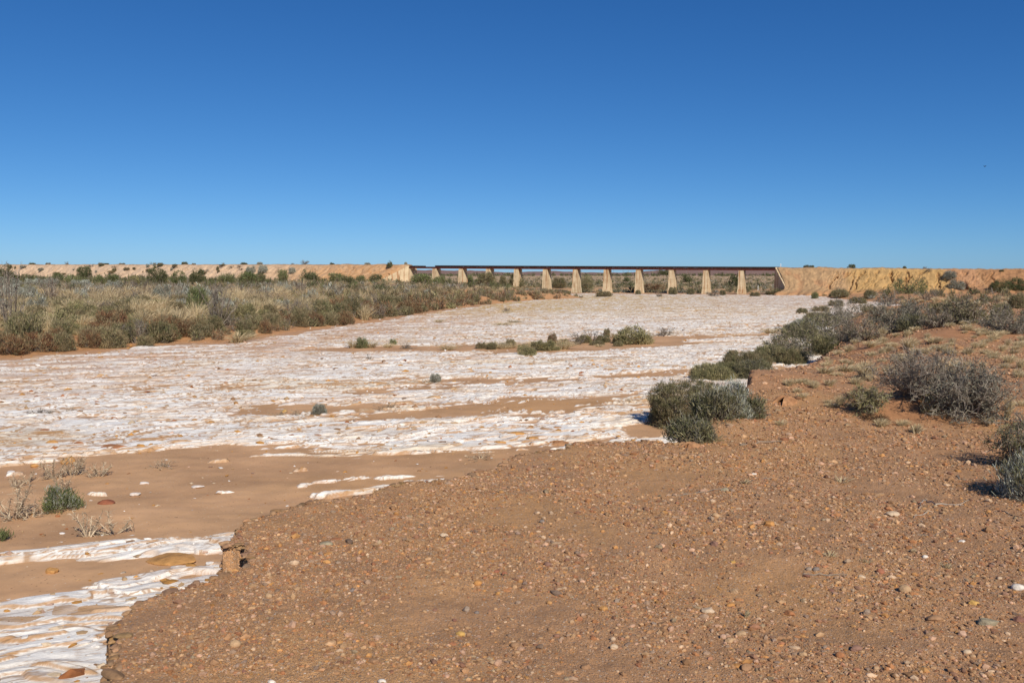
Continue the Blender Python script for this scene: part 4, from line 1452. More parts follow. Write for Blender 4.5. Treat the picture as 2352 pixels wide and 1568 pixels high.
def place_words(x, y, marks):
    """the nearest landmark, and where from it"""
    best = min(marks, key=lambda m: math.hypot(m[0] - x, (m[1] - y) * 1.8))
    dx, dy = x - best[0], (y - best[1]) * 1.8
    if abs(dx) > abs(dy):
        rel = 'right of' if dx > 0 else 'left of'
    else:
        rel = 'in front of' if dy > 0 else 'behind'
    far = math.hypot(dx, dy)
    return ('just ' if far < 30 else 'well ' if far > 110 else '') + rel + ' ' + best[2]


MARKS_R = [(1805, 925, 'the dark burrow'), (2118, 890, 'the bare twig shrub'), (2232, 930, 'the dark tangled shrub'), (2100, 765, 'the sandy hummock'), (1872, 780, 'the big tangled shrub'),
           (2315, 750, 'the lone dark grey shrub'), (2240, 720, 'the wide grey olive shrub'), (2089, 670, 'the thin small tree'), (1985, 765, 'the sprawling grey brown shrub')]
for (x, y, w, h) in T:
    o = plant('tuft', x, y, w * 1.25, h * 1.1, 'x', 'grass tussocks on the gravel bank')
    o['label'] = ('tall' if h > 24 else 'wide' if w > 38 else 'small') + ' pale straw grass tussock ' + place_words(x, y, MARKS_R)
rt = np.random.default_rng(5)
n = 0
while n < 135:
    x, y = rt.uniform(1500, 2352), rt.uniform(690, 1000)
    if x < 1965 - (y - 690) * 1.05 + 60 or rt.random() < (y - 690) / 330 or 2020 < x < 2310 and 850 < y < 975:
        continue
    o = plant('tuft', x, y, rt.uniform(20, 42) * (.55 + .45 * (y - 680) / 300), rt.uniform(13, 28) * (.55 + .45 * (y - 680) / 300), 'x', 'grass tussocks on the gravel bank')
    o['label'] = rt.choice(['little', 'thin', 'short', 'sparse']) + ' dry grass tuft ' + place_words(x, y, MARKS_R)
    n += 1
for x, y, w, h, lab in [(1934, 1110, 46, 26, 'thin dead grass sprig on the gravel near the cream stone'), (1710, 1112, 30, 22, 'thin grass sprig on the open gravel above the brown slab'), (1712, 1418, 14, 34, 'single upright straw sprig near the brown stones'),
                        (1905, 1280, 34, 24, 'flattened dry grass sprig behind the maroon pebble'), (1985, 1292, 28, 20, 'small dry sprig right of the flattened one'), (2174, 1308, 34, 24, 'spread dry grass sprig on the gravel left of the white stones'), (2103, 997, 30, 32, 'green based straw tuft in front of the bare twig shrub')]:
    bush('tuft', x, y, w, h, lab, 'grass sprigs on the gravel', ntuft=34, name='grass_tussock')

# the rest of the scrub: sampled over the banks, the bushes that show largest as things, the remainder one mass
MARKS_L = [(25, 710, 'the tall bare shrub'), (503, 705, 'the tall dark grey shrub'), (270, 705, 'the straw meadow'), (320, 785, 'the bare orange gap'), (548, 770, 'the combed straw mound'), (130, 745, 'the wide pale bush'),
           (797, 735, 'the dark red brown bush'), (930, 710, 'the turn of the bed edge'), (194, 630, 'the round dark tree'), (408, 640, 'the leaning bright tree'), (660, 665, 'the pale silver bush'), (610, 750, 'the deep red bush'), (700, 740, 'the brown olive bush')]
MARKS_L += [(int(a), 640, 'the %s pier' % b) for a, b in zip([998, 1060, 1123, 1187, 1254, 1323], ['first', 'second', 'third', 'fourth', 'fifth', 'sixth'])]
rs = np.random.default_rng(77)


def cells(x0, x1, y0, y1, c):
    X, Y = np.meshgrid(np.arange(x0, x1, c), np.arange(y0, y1, c))
    X, Y = X.ravel() + rs.uniform(-.5, .5, X.size) * c, Y.ravel() + rs.uniform(-.5, .5, Y.size) * c
    return X, Y


CAND = []                                   # x, y, width, kind
for y0, y1, c, wlo, whi in [(38, 80, 1.15, .8, 2.1), (80, 160, 1.7, .9, 2.3), (160, 352, 2.6, 1.0, 2.3)]:
    X, Y = cells(-.72 * y1, 45, y0, y1, c)
    dl = sdist(X, Y)
    trk = (X - TL[0]) * N[0] + (Y - TL[1]) * N[1]
    al = (X - TL[0]) * D[0] + (Y - TL[1]) * D[1]
    ok = (dl > .25) & (np.abs(X) < .70 * Y) & (X < xcentre(Y)) & (trk > np.where(al < 0, 9.5, 3)) & (rs.random(len(X)) < .93)
    q = perlin(X / 9, Y / 9, 301) + .5 * perlin(X / 3.5, Y / 3.5, 303)
    q2 = perlin(X / 14 + 40, Y / 14, 305)
    for x, y, e, a, b, r, al_ in zip(X[ok], Y[ok], dl[ok], q[ok], q2[ok], rs.random(ok.sum()), al[ok]):
        if e < 4.5:
            k = 'rust' if r < .22 else 'brown' if r < .5 else 'olive' if r < .7 else 'yellow' if r < .84 else 'straw' if r < .94 else 'grey'
        elif e < 14 or y < 75:
            k = ['brown', 'olive', 'grey', 'straw', 'yellow', 'straw', 'brown', 'yellow', 'silver', 'grey'][int(((a * 1.25 + 1.6) * 3.1 + r * 1.3)) % 10]
        elif y > 190 and r < (.3 if x < -75 else .12):
            k = ['dark', 'green', 'dark', 'olive'][int(r * 17) % 4]
        elif y > 120 and b > .1:
            k = ['dark', 'olive', 'grey', 'silver', 'olive'][int(r * 5)]
        else:
            k = ['olive', 'brown', 'silver', 'grey', 'straw', 'straw', 'yellow', 'silver', 'straw'][int(((b * 1.2 + a * .5 + 1.6) * 3.1 + r * 1.2)) % 9]
        CAND.append((x, y, rs.uniform(wlo, whi) * (.8 if k in ('yellow', 'straw') else 1.35 if k in ('dark', 'green') and y > 190 else 1) * (.6 if al_ > -45 and y > 170 else .85 if y > 110 else 1), k, 'L'))
for y0, y1, c, wlo, whi, p in [(16, 30, 1.2, .3, .6, .05), (30, 46, 1.3, .5, 1.1, .2), (46, 110, 1.7, .8, 1.6, .26), (110, 215, 2.4, .9, 1.9, .26)]:
    X, Y = cells(0, .75 * y1, y0, y1, c)
    dl = sdist(X, Y)
    trk = (X - TL[0]) * N[0] + (Y - TL[1]) * N[1]
    ok = (dl > .8) & (np.abs(X) < .70 * Y) & (X > xcentre(Y)) & (trk > 13) & (rs.random(len(X)) < p * (.55 + .8 * perlin(X / 8, Y / 8, 311)))
    for x, y, r in zip(X[ok], Y[ok], rs.random(ok.sum())):
        CAND.append((x, y, rs.uniform(wlo, whi) * (.5 if int(r * 10) in (5, 6) else 1), ['grey', 'olive', 'brown', 'olive', 'silver', 'tuft', 'straw', 'yellow', 'dark', 'grey'][int(r * 10)], 'R'))
occ = np.array(OCC)
CAND = [c for c in CAND if not (np.hypot(occ[:, 0] - c[0], occ[:, 1] - c[1]) < occ[:, 2] * .75 + c[2] * .22).any()]
CA = np.array([(c[0], c[1], c[2]) for c in CAND])
CZ = ground_z(CA[:, 0], CA[:, 1])
size = CA[:, 2] / CA[:, 1]
# a bush far behind a taller neighbour hardly shows; rank by apparent width, things first
order = np.argsort(-size)
N_THING = 215
stuffV, stuffF, stuffC, off = [], [], [], 0
SIZEW = lambda w: 'wide' if w > 34 else 'middling' if w > 24 else 'small'
for rank, i in enumerate(order):
    x, y, w, k, sd_ = CAND[i]
    z = CZ[i] - .03
    hh = rs.uniform(.75, 1.25)
    if rank < N_THING:
        o = link(NAME[k], proto_mesh(k, int(rs.integers(0, 3))), loc=(x, y, z))
        o.scale = (w, w * rs.uniform(.8, 1), w * hh)
        o.rotation_euler = (0, 0, rs.uniform(0, 6.28))
        px, py = pxof(x, y, z)
        lab = SIZEW(w * FPX / y / K) + ' ' + LOOK[k] + ' ' + place_words(px, py, MARKS_L if sd_ == 'L' else MARKS_R)
        tag(o, lab, CAT[NAME[k]], LB if sd_ == 'L' else RB)
    else:
        V, F, c = proto(k, int(rs.integers(0, 3)))
        n = int(np.interp(y, [45, 90, 160, 350], [420, 170, 80, 36]))
        nq = len(F)
        sel = F[rs.choice(nq, min(n, nq), replace=False)]
        grow = np.sqrt(nq / max(len(sel), 1)) * .60
        grow = max(1.0, grow)
        P = V[sel]
        m = P.mean(1, keepdims=True)
        P = m + (P - m) * grow
        a = rs.uniform(0, 6.28)
        ca, sa = math.cos(a), math.sin(a)
        Q = np.stack([P[..., 0] * ca - P[..., 1] * sa, P[..., 0] * sa + P[..., 1] * ca, P[..., 2] * hh], -1) * w + np.array([x, y, z])
        stuffV.append(Q.reshape(-1, 3))
        stuffC.append(c[sel].reshape(-1, 3) * rs.uniform(.82, 1.18))
        stuffF.append(np.arange(len(sel) * 4).reshape(-1, 4) + off)
        off += len(sel) * 4
# the plain beyond the bridge
nb = 5200
yy = 1 / rs.uniform(1 / 1700., 1 / 236., nb)
xx = rs.uniform(-.16, .40, nb) * yy
beh = -((xx - TL[0]) * N[0] + (yy - TL[1]) * N[1])
gap = perlin(xx / 25, yy / 60, 321) + .5 * perlin(xx / 90, yy / 200, 323)
ok = (beh > 4) & (gap > -.45)
bz = ground_z(xx[ok], yy[ok])
for x, y, z in zip(xx[ok], yy[ok], bz):
    r = rs.random()
    k = ['olive', 'yellow', 'grey', 'olive', 'silver', 'straw', 'brown', 'dark', 'straw'][int(r * 9)]
    V, F, c = proto(k, int(rs.integers(0, 3)))
    n = int(np.interp(y, [236, 400, 1700], [46, 26, 14]))
    sel = F[rs.choice(len(F), min(n, len(F)), replace=False)]
    w = rs.uniform(1.0, 2.2) * np.interp(y, [236, 1700], [1, 1.9]) * (1.25 if k == 'dark' else 1)
    P = V[sel]
    m = P.mean(1, keepdims=True)
    P = m + (P - m) * max(1.2, math.sqrt(len(F) / n) * .52)
    Q = P * np.array([w, w, w * rs.uniform(.55, .85)]) + np.array([x, y, z - .1])
    stuffV.append(Q.reshape(-1, 3))
    stuffC.append(c[sel].reshape(-1, 3))
    stuffF.append(np.arange(len(sel) * 4).reshape(-1, 4) + off)
    off += len(sel) * 4
o = link('low_scrub', mesh('low_scrub', np.concatenate(stuffV), np.concatenate(stuffF), M_LEAF, np.concatenate(stuffC).clip(.01, .9)))
tag(o, 'mass of small scrub bushes covering the banks and the plain beyond the bridge', 'scrub', None, 'stuff')
# woodland at the foot of the hills: one far dark line
V0, F0, c0 = proto('dark', 0)
tv, tf, tc, off = [], [], [], 0
for i in range(620):
    y = rs.uniform(2300, 4600)
    x = rs.uniform(-.14, .40) * y
    if perlin(np.array([x / 260.]), np.array([y / 500.]), 331)[0] < -.25:
        continue
    sel = F0[rs.choice(len(F0), 22, replace=False)]
    P = V0[sel]
    m = P.mean(1, keepdims=True)
    P = m + (P - m) * 6
    w = rs.uniform(9, 17)
    z = float(ground_z(x, y)[0])
    tv.append((P * np.array([w, w, w * .75]) + np.array([x, y, z])).reshape(-1, 3))
    tc.append(c0[sel].reshape(-1, 3) * .9)
    tf.append(np.arange(88).reshape(-1, 4) + off)
    off += 88
o = link('woodland', mesh('woodland', np.concatenate(tv), np.concatenate(tf), M_LEAF, np.concatenate(tc)))
tag(o, 'dark line of far trees at the foot of the hills', 'woodland', None, 'stuff')


def far_tree(x, Y, W, H, lab, trunk_h=.5):
    r = ray(x, 640)
    X = r[0] / r[1] * Y
    z = float(ground_z(X, Y)[0])
    fol, stm = tree_parts(np.random.default_rng(int(x)), W, H, 'dark', trunk_h, .8, .35, 1.3)
    o = link('tree', None, loc=(X, Y, z))
    link('crown', mesh('crown', *fol[:2], M_LEAF, fol[2]), o)
    link('trunk', mesh('trunk', *stm[:2], M_STEM, stm[2]), o)
    tag(o, lab, 'tree', 'trees on the plain beyond the bridge')


far_tree(1525, 700, 10.5, 8.5, 'flat topped tree on the plain seen between the eighth and ninth piers', .6)
far_tree(1578, 430, 6, 4.2, 'dense dark tree on the plain right of the ninth pier', .15)
far_tree(1692, 300, 6, 4.2, 'big olive tree just left of the last pier', .15)
far_tree(1438, 520, 5, 3.2, 'rounded tree on the plain right of the seventh pier', .15)

# ------------------------------------------------------------------ stones
import bmesh


def ico(sub):
    bm = bmesh.new()
    bmesh.ops.create_icosphere(bm, subdivisions=sub, radius=1)
    V = np.array([v.co[:] for v in bm.verts])
    F = np.array([[v.index for v in f.verts] for f in bm.faces])
    bm.free()
    return V, F


ICO = {i: ico(i) for i in (1, 2, 3, 4)}


def stone_shape(rng, ang, sub=3):
    V, F = ICO[sub]
    V = V.copy()
    for _ in range(int(5 + ang * 9)):
        nrm = unit(rng.normal(size=3))
        off = rng.uniform(.55, .95) if ang > .4 else rng.uniform(.72, 1)
        e = V @ nrm - off
        V -= np.where(e > 0, e * (.96 if ang > .4 else .7), 0)[:, None] * nrm
    p = rng.uniform(0, 9, 3)
    V = V * (1 + .09 * perlin(V[:, 0] * 1.7 + p[0] + V[:, 2], V[:, 1] * 1.7 + p[1] - V[:, 2], 401) + .03 * perlin(V[:, 0] * 6 + p[2], V[:, 1] * 6 + V[:, 2] * 5, 403))[:, None]
    return V, F


SC = {'tan': (.43, .29, .165), 'brown': (.27, .155, .085), 'rust': (.32, .125, .05), 'orange': (.47, .22, .06), 'red': (.27, .085, .05), 'maroon': (.15, .062, .055), 'purple': (.185, .10, .085),
      'cream': (.56, .44, .31), 'white': (.70, .66, .59), 'grey': (.24, .20, .165), 'slate': (.15, .15, .15), 'greengrey': (.26, .25, .175), 'yellow': (.52, .32, .085), 'pink': (.47, .31, .23),
      'chalk': (.70, .66, .62), 'ochre': (.46, .235, .07), 'darkred': (.22, .05, .025)}
SHW = {}


def stone(x, y, wpx, hpx, c, label, group, ang=.6, name='stone', mat=None, zf=None, sink=.3, pos=None, dust=.78):
    if pos is None:
        X, Y, Z = hit(x, y)
    else:
        X, Y, Z = pos
    dist = math.hypot(X, Y)
    w = wpx * K * dist / FPX
    e = math.atan2(EYE - Z, dist)
    h = hpx * K * dist / FPX
    hz = min(h * (.8 if zf is None else zf), w * .8)
    dp = max(w * .62, min(w * 1.0, (h - hz * math.cos(e)) / max(math.sin(e), .1)))
    r = np.random.default_rng(int(x * 11 + y * 29))
    V, F = stone_shape(r, ang, 3 if w * FPX / dist > 5 else 2)
    V = V / np.abs(V).max(0)
    a = r.uniform(-.35, .35)
    V = V * np.array([w / 2, dp / 2, hz * .62])
    V = V @ np.array([[math.cos(a), math.sin(a), 0], [-math.sin(a), math.cos(a), 0], [0, 0, 1]])
    col = np.tile(np.array(SC[c]) * dust + np.array((.44, .26, .145)) * (1 - dust), (len(V), 1)) * (1 + .1 * perlin(V[:, 0] / w * 5 + x, V[:, 1] / w * 5 + V[:, 2] / w * 5, 407))[:, None]
    dy = dp * .4 / max(dist, .1)
    o = link(name, mesh(name, V, F, mat or M_STONE, col, ang < .5), loc=(X * (1 + dy), Y * (1 + dy), Z + hz * .62 * (1 - 2 * sink)))
    tag(o, label, 'stone', group)
    return o


GS = 'loose stones on the gravel'
RX = lambda cx, cy: (cx * .3776 + 1493, cy * .3776 + 976)
MX = lambda cx, cy: (cx * .3776 + 689, cy * .3776 + 976)
LX = lambda cx, cy: (cx * .3776, cy * .3776 + 976)
SMARK = []
for fx, box, c, ang, lab, mk in [
        (RX, (690, 575, 765, 615), 'orange', .5, 'smooth orange brown wedge stone alone on the gravel', 'the orange wedge stone'),
        (RX, (365, 695, 415, 735), 'purple', .7, 'purple brown block stone with dark side on the gravel', 'the purple block stone'),
        (RX, (1515, 960, 1585, 1015), 'tan', .3, 'round tan stone with a pitted pale face', 'the round tan stone'),
        (RX, (2000, 1172, 2115, 1222), 'greengrey', .9, 'angular green grey stone, longest near the corner', 'the angular green grey stone'),
        (RX, (1675, 1150, 1775, 1190), 'brown', .7, 'long dark brown slab stone on the gravel', 'the dark brown slab'),
        (RX, (1940, 1060, 2000, 1092), 'yellow', .8, 'flat yellow stone with a straight edge', 'the flat yellow stone'),
        (RX, (2200, 960, 2272, 1002), 'white', .4, 'big white quartz stone at the frame edge', 'the big white quartz'),
        (RX, (520, 1243, 598, 1287), 'tan', .5, 'tan brown stone above a pair of paler ones', 'the tan brown stone'),
        (RX, (425, 1260, 466, 1296), 'pink', .4, 'pinkish cream stone left of the tan brown one', None),
        (RX, (455, 1286, 516, 1322), 'tan', .5, 'sandy tan stone below the pinkish cream one', None),
        (RX, (1128, 1368, 1182, 1412), 'rust', .3, 'rounded red brown stone beside the maroon one', 'the rounded red brown stone'),
        (RX, (1210, 1330, 1286, 1372), 'purple', .6, 'mauve speckled stone right of the rounded red brown one', None),
        (RX, (548, 1443, 622, 1490), 'brown', .5, 'large brown stone at the bottom of the frame', 'the large brown bottom stone'),
        (RX, (310, 1105, 402, 1142), 'cream', .6, 'long cream stone with orange stain', 'the long cream stone'),
        (RX, (815, 1118, 880, 1158), 'rust', .8, 'rust brown angular stone right of the long cream one', 'the rust angular stone'),
        (RX, (1435, 520, 1518, 552), 'cream', .8, 'pale long pointed stone in front of the dry branch', 'the pale pointed stone'),
        (RX, (375, 525, 432, 557), 'tan', .5, 'dull tan stone with dark left side', None),
        (RX, (428, 373, 488, 402), 'greengrey', .7, 'grey green stone at the end of a thin stick', None),
        (RX, (1265, 903, 1312, 932), 'cream', .5, 'cream stone right of a thin stick', 'the cream stone'),
        (RX, (945, 855, 990, 882), 'grey', .3, 'grey pebble touching a darker slate one', None),
        (RX, (988, 855, 1032, 886), 'slate', .3, 'slate blue pebble touching a paler grey one', 'the slate pebble'),
        (RX, (1655, 783, 1692, 806), 'white', .4, 'round white pebble on the open gravel', 'the round white pebble'),
        (RX, (1868, 694, 1918, 716), 'white', .7, 'broken white quartz piece on the gravel', None),
        (RX, (618, 284, 652, 302), 'white', .5, 'white pebble out on the far gravel', 'the far white pebble'),
        (RX, (1378, 862, 1424, 902), 'red', .7, 'brick red stone leaning on a tan one', 'the brick red stone'),
        (RX, (930, 898, 978, 926), 'maroon', .8, 'dark maroon stone at the left end of a thin stick', None),
        (RX, (880, 288, 932, 312), 'brown', .4, 'smooth brown cobble on the far gravel', None),
        (RX, (1085, 988, 1120, 1012), 'maroon', .6, 'dark plum pebble next to a white one', None),
        (RX, (484, 818, 522, 838), 'yellow', .6, 'small mustard stone on the gravel', None),
        (RX, (1295, 1108, 1342, 1150), 'grey', .5, 'dull grey stone with a dark left face', None),
        (RX, (2215, 1155, 2275, 1198), 'maroon', .6, 'maroon stone cut by the frame edge', None),
        (RX, (1875, 1240, 1925, 1280), 'pink', .8, 'pinkish three cornered stone near the corner', None),
        (RX, (1905, 1358, 1955, 1388), 'cream', .4, 'pale round stone in the bottom corner', None),
        (RX, (485, 985, 545, 1022), 'tan', .7, 'tan chip stone near the long cream one', None),
        (RX, (460, 1075, 520, 1102), 'orange', .4, 'pale orange stone above the long cream one', None),
        (RX, (900, 1368, 955, 1408), 'tan', .5, 'tan stone left of the rounded red brown one', None),
        (MX, (1055, 930, 1112, 972), 'orange', .4, 'orange brown block stone in the middle of the gravel', 'the orange brown block'),
        (MX, (1226, 878, 1262, 912), 'red', .6, 'red brown upright stone beside a flat red one', 'the upright red stone'),
        (MX, (1172, 875, 1218, 895), 'red', .7, 'flat dark red stone beside the upright red brown one', None),
        (MX, (1070, 985, 1102, 1006), 'rust', .5, 'small rust stone below the orange brown block', None),
        (MX, (945, 1243, 1008, 1282), 'yellow', .3, 'rounded yellow tan stone beside a brown pebble', 'the yellow tan stone'),
        (MX, (1008, 1250, 1046, 1282), 'brown', .3, 'round brown pebble beside the yellow tan stone', None),
        (MX, (990, 1083, 1040, 1136), 'grey', .6, 'two tone dark grey and orange stone', 'the two tone stone'),
        (MX, (1058, 1122, 1092, 1147), 'slate', .3, 'blue grey pebble right of the two tone stone', None),
        (MX, (1140, 1126, 1168, 1148), 'brown', .4, 'brown pebble right of the blue grey one', None),
        (MX, (1878, 1322, 1938, 1362), 'cream', .5, 'grey cream stone with dark left side', 'the grey cream stone'),
        (MX, (1275, 1308, 1342, 1350), 'brown', .4, 'dusty brown stone half sunk in the soil', 'the dusty brown stone'),
        (MX, (1815, 1093, 1875, 1126), 'ochre', .6, 'dark orange stone with rough top', 'the dark orange stone'),
        (MX, (925, 1163, 956, 1192), 'maroon', .6, 'dark purple pebble above the yellow tan stone', None),
        (MX, (1763, 1278, 1808, 1306), 'rust', .5, 'bright rust stone left of the grey cream one', None),
        (MX, (118, 700, 204, 732), 'greengrey', .4, 'flat green grey slab stone near the gravel rim', 'the flat green grey slab'),
        (MX, (848, 648, 904, 680), 'cream', .5, 'cream stone with a notch in the middle gravel', 'the notched cream stone'),
        (MX, (1785, 388, 1828, 416), 'tan', .5, 'tan cobble on the far gravel', 'the far tan cobble'),
        (MX, (1455, 568, 1495, 590), 'slate', .6, 'blue grey chip stone on the far gravel', None),
        (MX, (470, 1538, 528, 1568), 'white', .4, 'white stone cut by the bottom of the frame', 'the white bottom stone'),
        (MX, (88, 1172, 134, 1212), 'brown', .3, 'round olive brown cobble on the gravel', 'the olive brown cobble'),
        (MX, (412, 1413, 484, 1450), 'brown', .6, 'flat brown stone low in the gravel', None),
        (MX, (1145, 1422, 1208, 1456), 'tan', .6, 'tan stone below the dusty brown one', None),
        (MX, (1708, 1438, 1774, 1478), 'brown', .6, 'brown block stone near the bottom of the frame', 'the brown bottom block'),
        (MX, (1482, 820, 1534, 856), 'purple', .4, 'rounded mauve brown stone on the middle gravel', 'the mauve brown stone'),
        (MX, (1606, 800, 1642, 826), 'maroon', .8, 'small maroon pyramid stone', None),
        (MX, (1535, 922, 1582, 950), 'brown', .6, 'speckled brown stone below the mauve brown one', None),
        (MX, (1188, 1002, 1224, 1030), 'ochre', .6, 'small mustard brown stone right of the orange block', None),
        (MX, (242, 1370, 276, 1404), 'tan', .4, 'pale tan pebble near the bottom of the gravel', None),
        (MX, (300, 975, 334, 1014), 'slate', .6, 'slate and tan split stone on the gravel', 'the split slate stone'),
        (MX, (1505, 1216, 1542, 1246), 'brown', .3, 'round red brown pebble on the gravel', None),
        (MX, (1907, 1044, 1945, 1076), 'grey', .8, 'sharp grey chip stone with dark side', None),
        (MX, (1995, 1008, 2034, 1034), 'rust', .5, 'rust stained pebble above the sharp chip', None),
        (LX, (1395, 1293, 1468, 1346), 'tan', .3, 'large round brown cobble near the undercut rim', 'the rim cobble'),
        (LX, (1913, 1168, 1962, 1212), 'brown', .3, 'brown round cobble right of the large rim one', None),
        (LX, (1700, 1486, 1738, 1514), 'rust', .4, 'rust pebble near the bottom rim', None),
        (LX, (1468, 1478, 1498, 1502), 'maroon', .7, 'maroon chip stone near the bottom rim', None),
        (LX, (1625, 1543, 1684, 1572), 'white', .8, 'white angular stone cut by the bottom of the frame near the rim', None),
        (LX, (1608, 1010, 1660, 1048), 'tan', .3, 'round sandy cobble inland from the rim', None),
        (LX, (1205, 928, 1246, 948), 'orange', .4, 'orange pebble on the very rim of the gravel', None)]:
    x0, y0 = fx(box[0], box[1])
    x1, y1 = fx(box[2], box[3])
    stone((x0 + x1) / 2, y1, x1 - x0, y1 - y0, c, lab, GS, ang)
    if mk:
        SMARK.append(((x0 + x1) / 2, y1, mk))
SMARK += [(1630, 990, 'the large olive saltbush'), (2000, 965, 'the small yellowish shrub'), (1805, 925, 'the dark burrow'), (2300, 1130, 'the spiky frame edge shrub'), (1590, 1025, 'the rim hollow'), (1280, 1025, 'the overhanging rim clod')]

BS = 'blocks lying on the white bed'
for x0, y0, x1, y1, c, ang, lab in [
        (977, 904, 1016, 917, 'tan', .5, 'long tan block lying on the white bed'), (1158, 986, 1211, 1005, 'ochre', .5, 'large orange slab at the near edge of the white bed'), (1266, 974, 1296, 989, 'orange', .5, 'orange wedge block up from the orange slabs'),
        (1204, 999, 1241, 1012, 'ochre', .6, 'orange slab right of the largest orange one'), (1332, 944, 1362, 957, 'ochre', .6, 'dark orange block with a shadowed end'), (1296, 957, 1313, 965, 'darkred', .6, 'dark red flat stone on the white bed'),
        (1113, 986, 1153, 1001, 'chalk', .75, 'smooth white slab between orange ones'), (941, 981, 964, 992, 'ochre', .7, 'small orange block in the middle of the pale slabs'), (1133, 1008, 1164, 1021, 'ochre', .5, 'orange slab lowest by the gravel rim'),
        (904, 1016, 941, 1026, 'ochre', .5, 'flat orange slab edged by sand'), (1069, 844, 1086, 851, 'ochre', .7, 'small orange slab on the far white bed'), (390, 960, 408, 971, 'rust', .8, 'leaning rust orange block on the white bed'),
        (472, 964, 497, 972, 'ochre', .6, 'flat orange block on the white bed'), (597, 981, 609, 990, 'rust', .5, 'rust round block by the sand streak'), (645, 936, 660, 948, 'yellow', .5, 'yellow orange block beside the spiky sprout'),
        (216, 926, 232, 935, 'rust', .6, 'rust block far out on the white bed'), (176, 987, 192, 996, 'ochre', .7, 'orange brown block in the pale slabs'), (357, 978, 376, 985, 'tan', .5, 'tan slab block on the pale bed'),
        (116, 1022, 134, 1036, 'rust', .5, 'brown orange cube block above the sand flat'), (0, 1008, 11, 1022, 'orange', .5, 'orange block cut by the frame edge'), (106, 1007, 134, 1024, 'ochre', .8, 'pointed orange ledge block above the brown cube'),
        (168, 1010, 197, 1026, 'rust', .8, 'jagged rust ledge block, left of a pair'), (234, 1016, 299, 1034, 'rust', .7, 'long jagged rust ledge, right of a pair'), (142, 1044, 172, 1066, 'ochre', .8, 'upright orange yellow outcrop by the dry bushes'),
        (222, 1146, 265, 1158, 'darkred', .8, 'deep red flat slab on the brown sand'), (127, 1178, 140, 1187, 'rust', .7, 'little rust stone on the sand below the green plant'), (338, 1278, 460, 1298, 'ochre', .8, 'long smooth orange slab on the white patch under the rim'),
        (106, 1300, 134, 1318, 'ochre', .7, 'orange and white stone at the end of the white strip'), (70, 1062, 92, 1072, 'ochre', .7, 'orange chunk on the sand by the outcrop'), (18, 1076, 34, 1090, 'chalk', .5, 'white chunk on the sand near the frame edge'),
        (440, 1112, 470, 1120, 'chalk', .75, 'round white stone on the sand, right of others'), (318, 1104, 342, 1112, 'chalk', .75, 'round white stone on the sand, left of others'), (300, 1128, 322, 1138, 'chalk', .75, 'white dome stone with orange foot on the sand')]:
    stone((x0 + x1) / 2, y1, x1 - x0, y1 - y0, c, lab, BS, ang, 'rock', M_BEDROCK, None, .3)

# further stones, sized and coloured at random; the ones that show largest
PALW = ['tan'] * 6 + ['brown'] * 9 + ['rust'] * 3 + ['pink'] * 3 + ['cream'] * 2 + ['grey'] * 3 + ['maroon'] * 2 + ['purple'] * 2 + ['slate', 'greengrey', 'orange', 'ochre', 'red']
CW = {'tan': 'tan', 'brown': 'brown', 'rust': 'rust coloured', 'pink': 'pinkish', 'cream': 'cream', 'white': 'white', 'grey': 'grey', 'maroon': 'maroon', 'purple': 'mauve brown', 'slate': 'slate grey', 'greengrey': 'green grey',
      'orange': 'orange', 'ochre': 'ochre', 'red': 'red brown', 'chalk': 'chalk white', 'yellow': 'mustard'}
rp = np.random.default_rng(99)
n = 0
while n < 150:
    x, y = rp.uniform(230, 2350), rp.uniform(1010, 1560)
    X, Y = at_below(x, y, 1.65)
    if rim_d(np.array([X]), np.array([Y]), sdist(np.array([X]), np.array([Y])))[0] < .12 or Y > 11:
        continue
    c = PALW[int(rp.integers(0, len(PALW)))]
    w = rp.uniform(9, 19) * (.55 + .5 * (y - 1000) / 560)
    ang = rp.uniform(.1, .9)
    asp = rp.uniform(.42, .8)
    lab = ('round' if ang < .35 else 'flat' if asp < .52 else 'sharp' if ang > .7 else 'blunt') + ' ' + CW[c] + (' stone ' if w > 12 else ' pebble ') + place_words(x, y, SMARK)
    stone(x, y, w * .9, w * .9 * asp, c, lab, GS, ang, dust=.6)
    n += 1

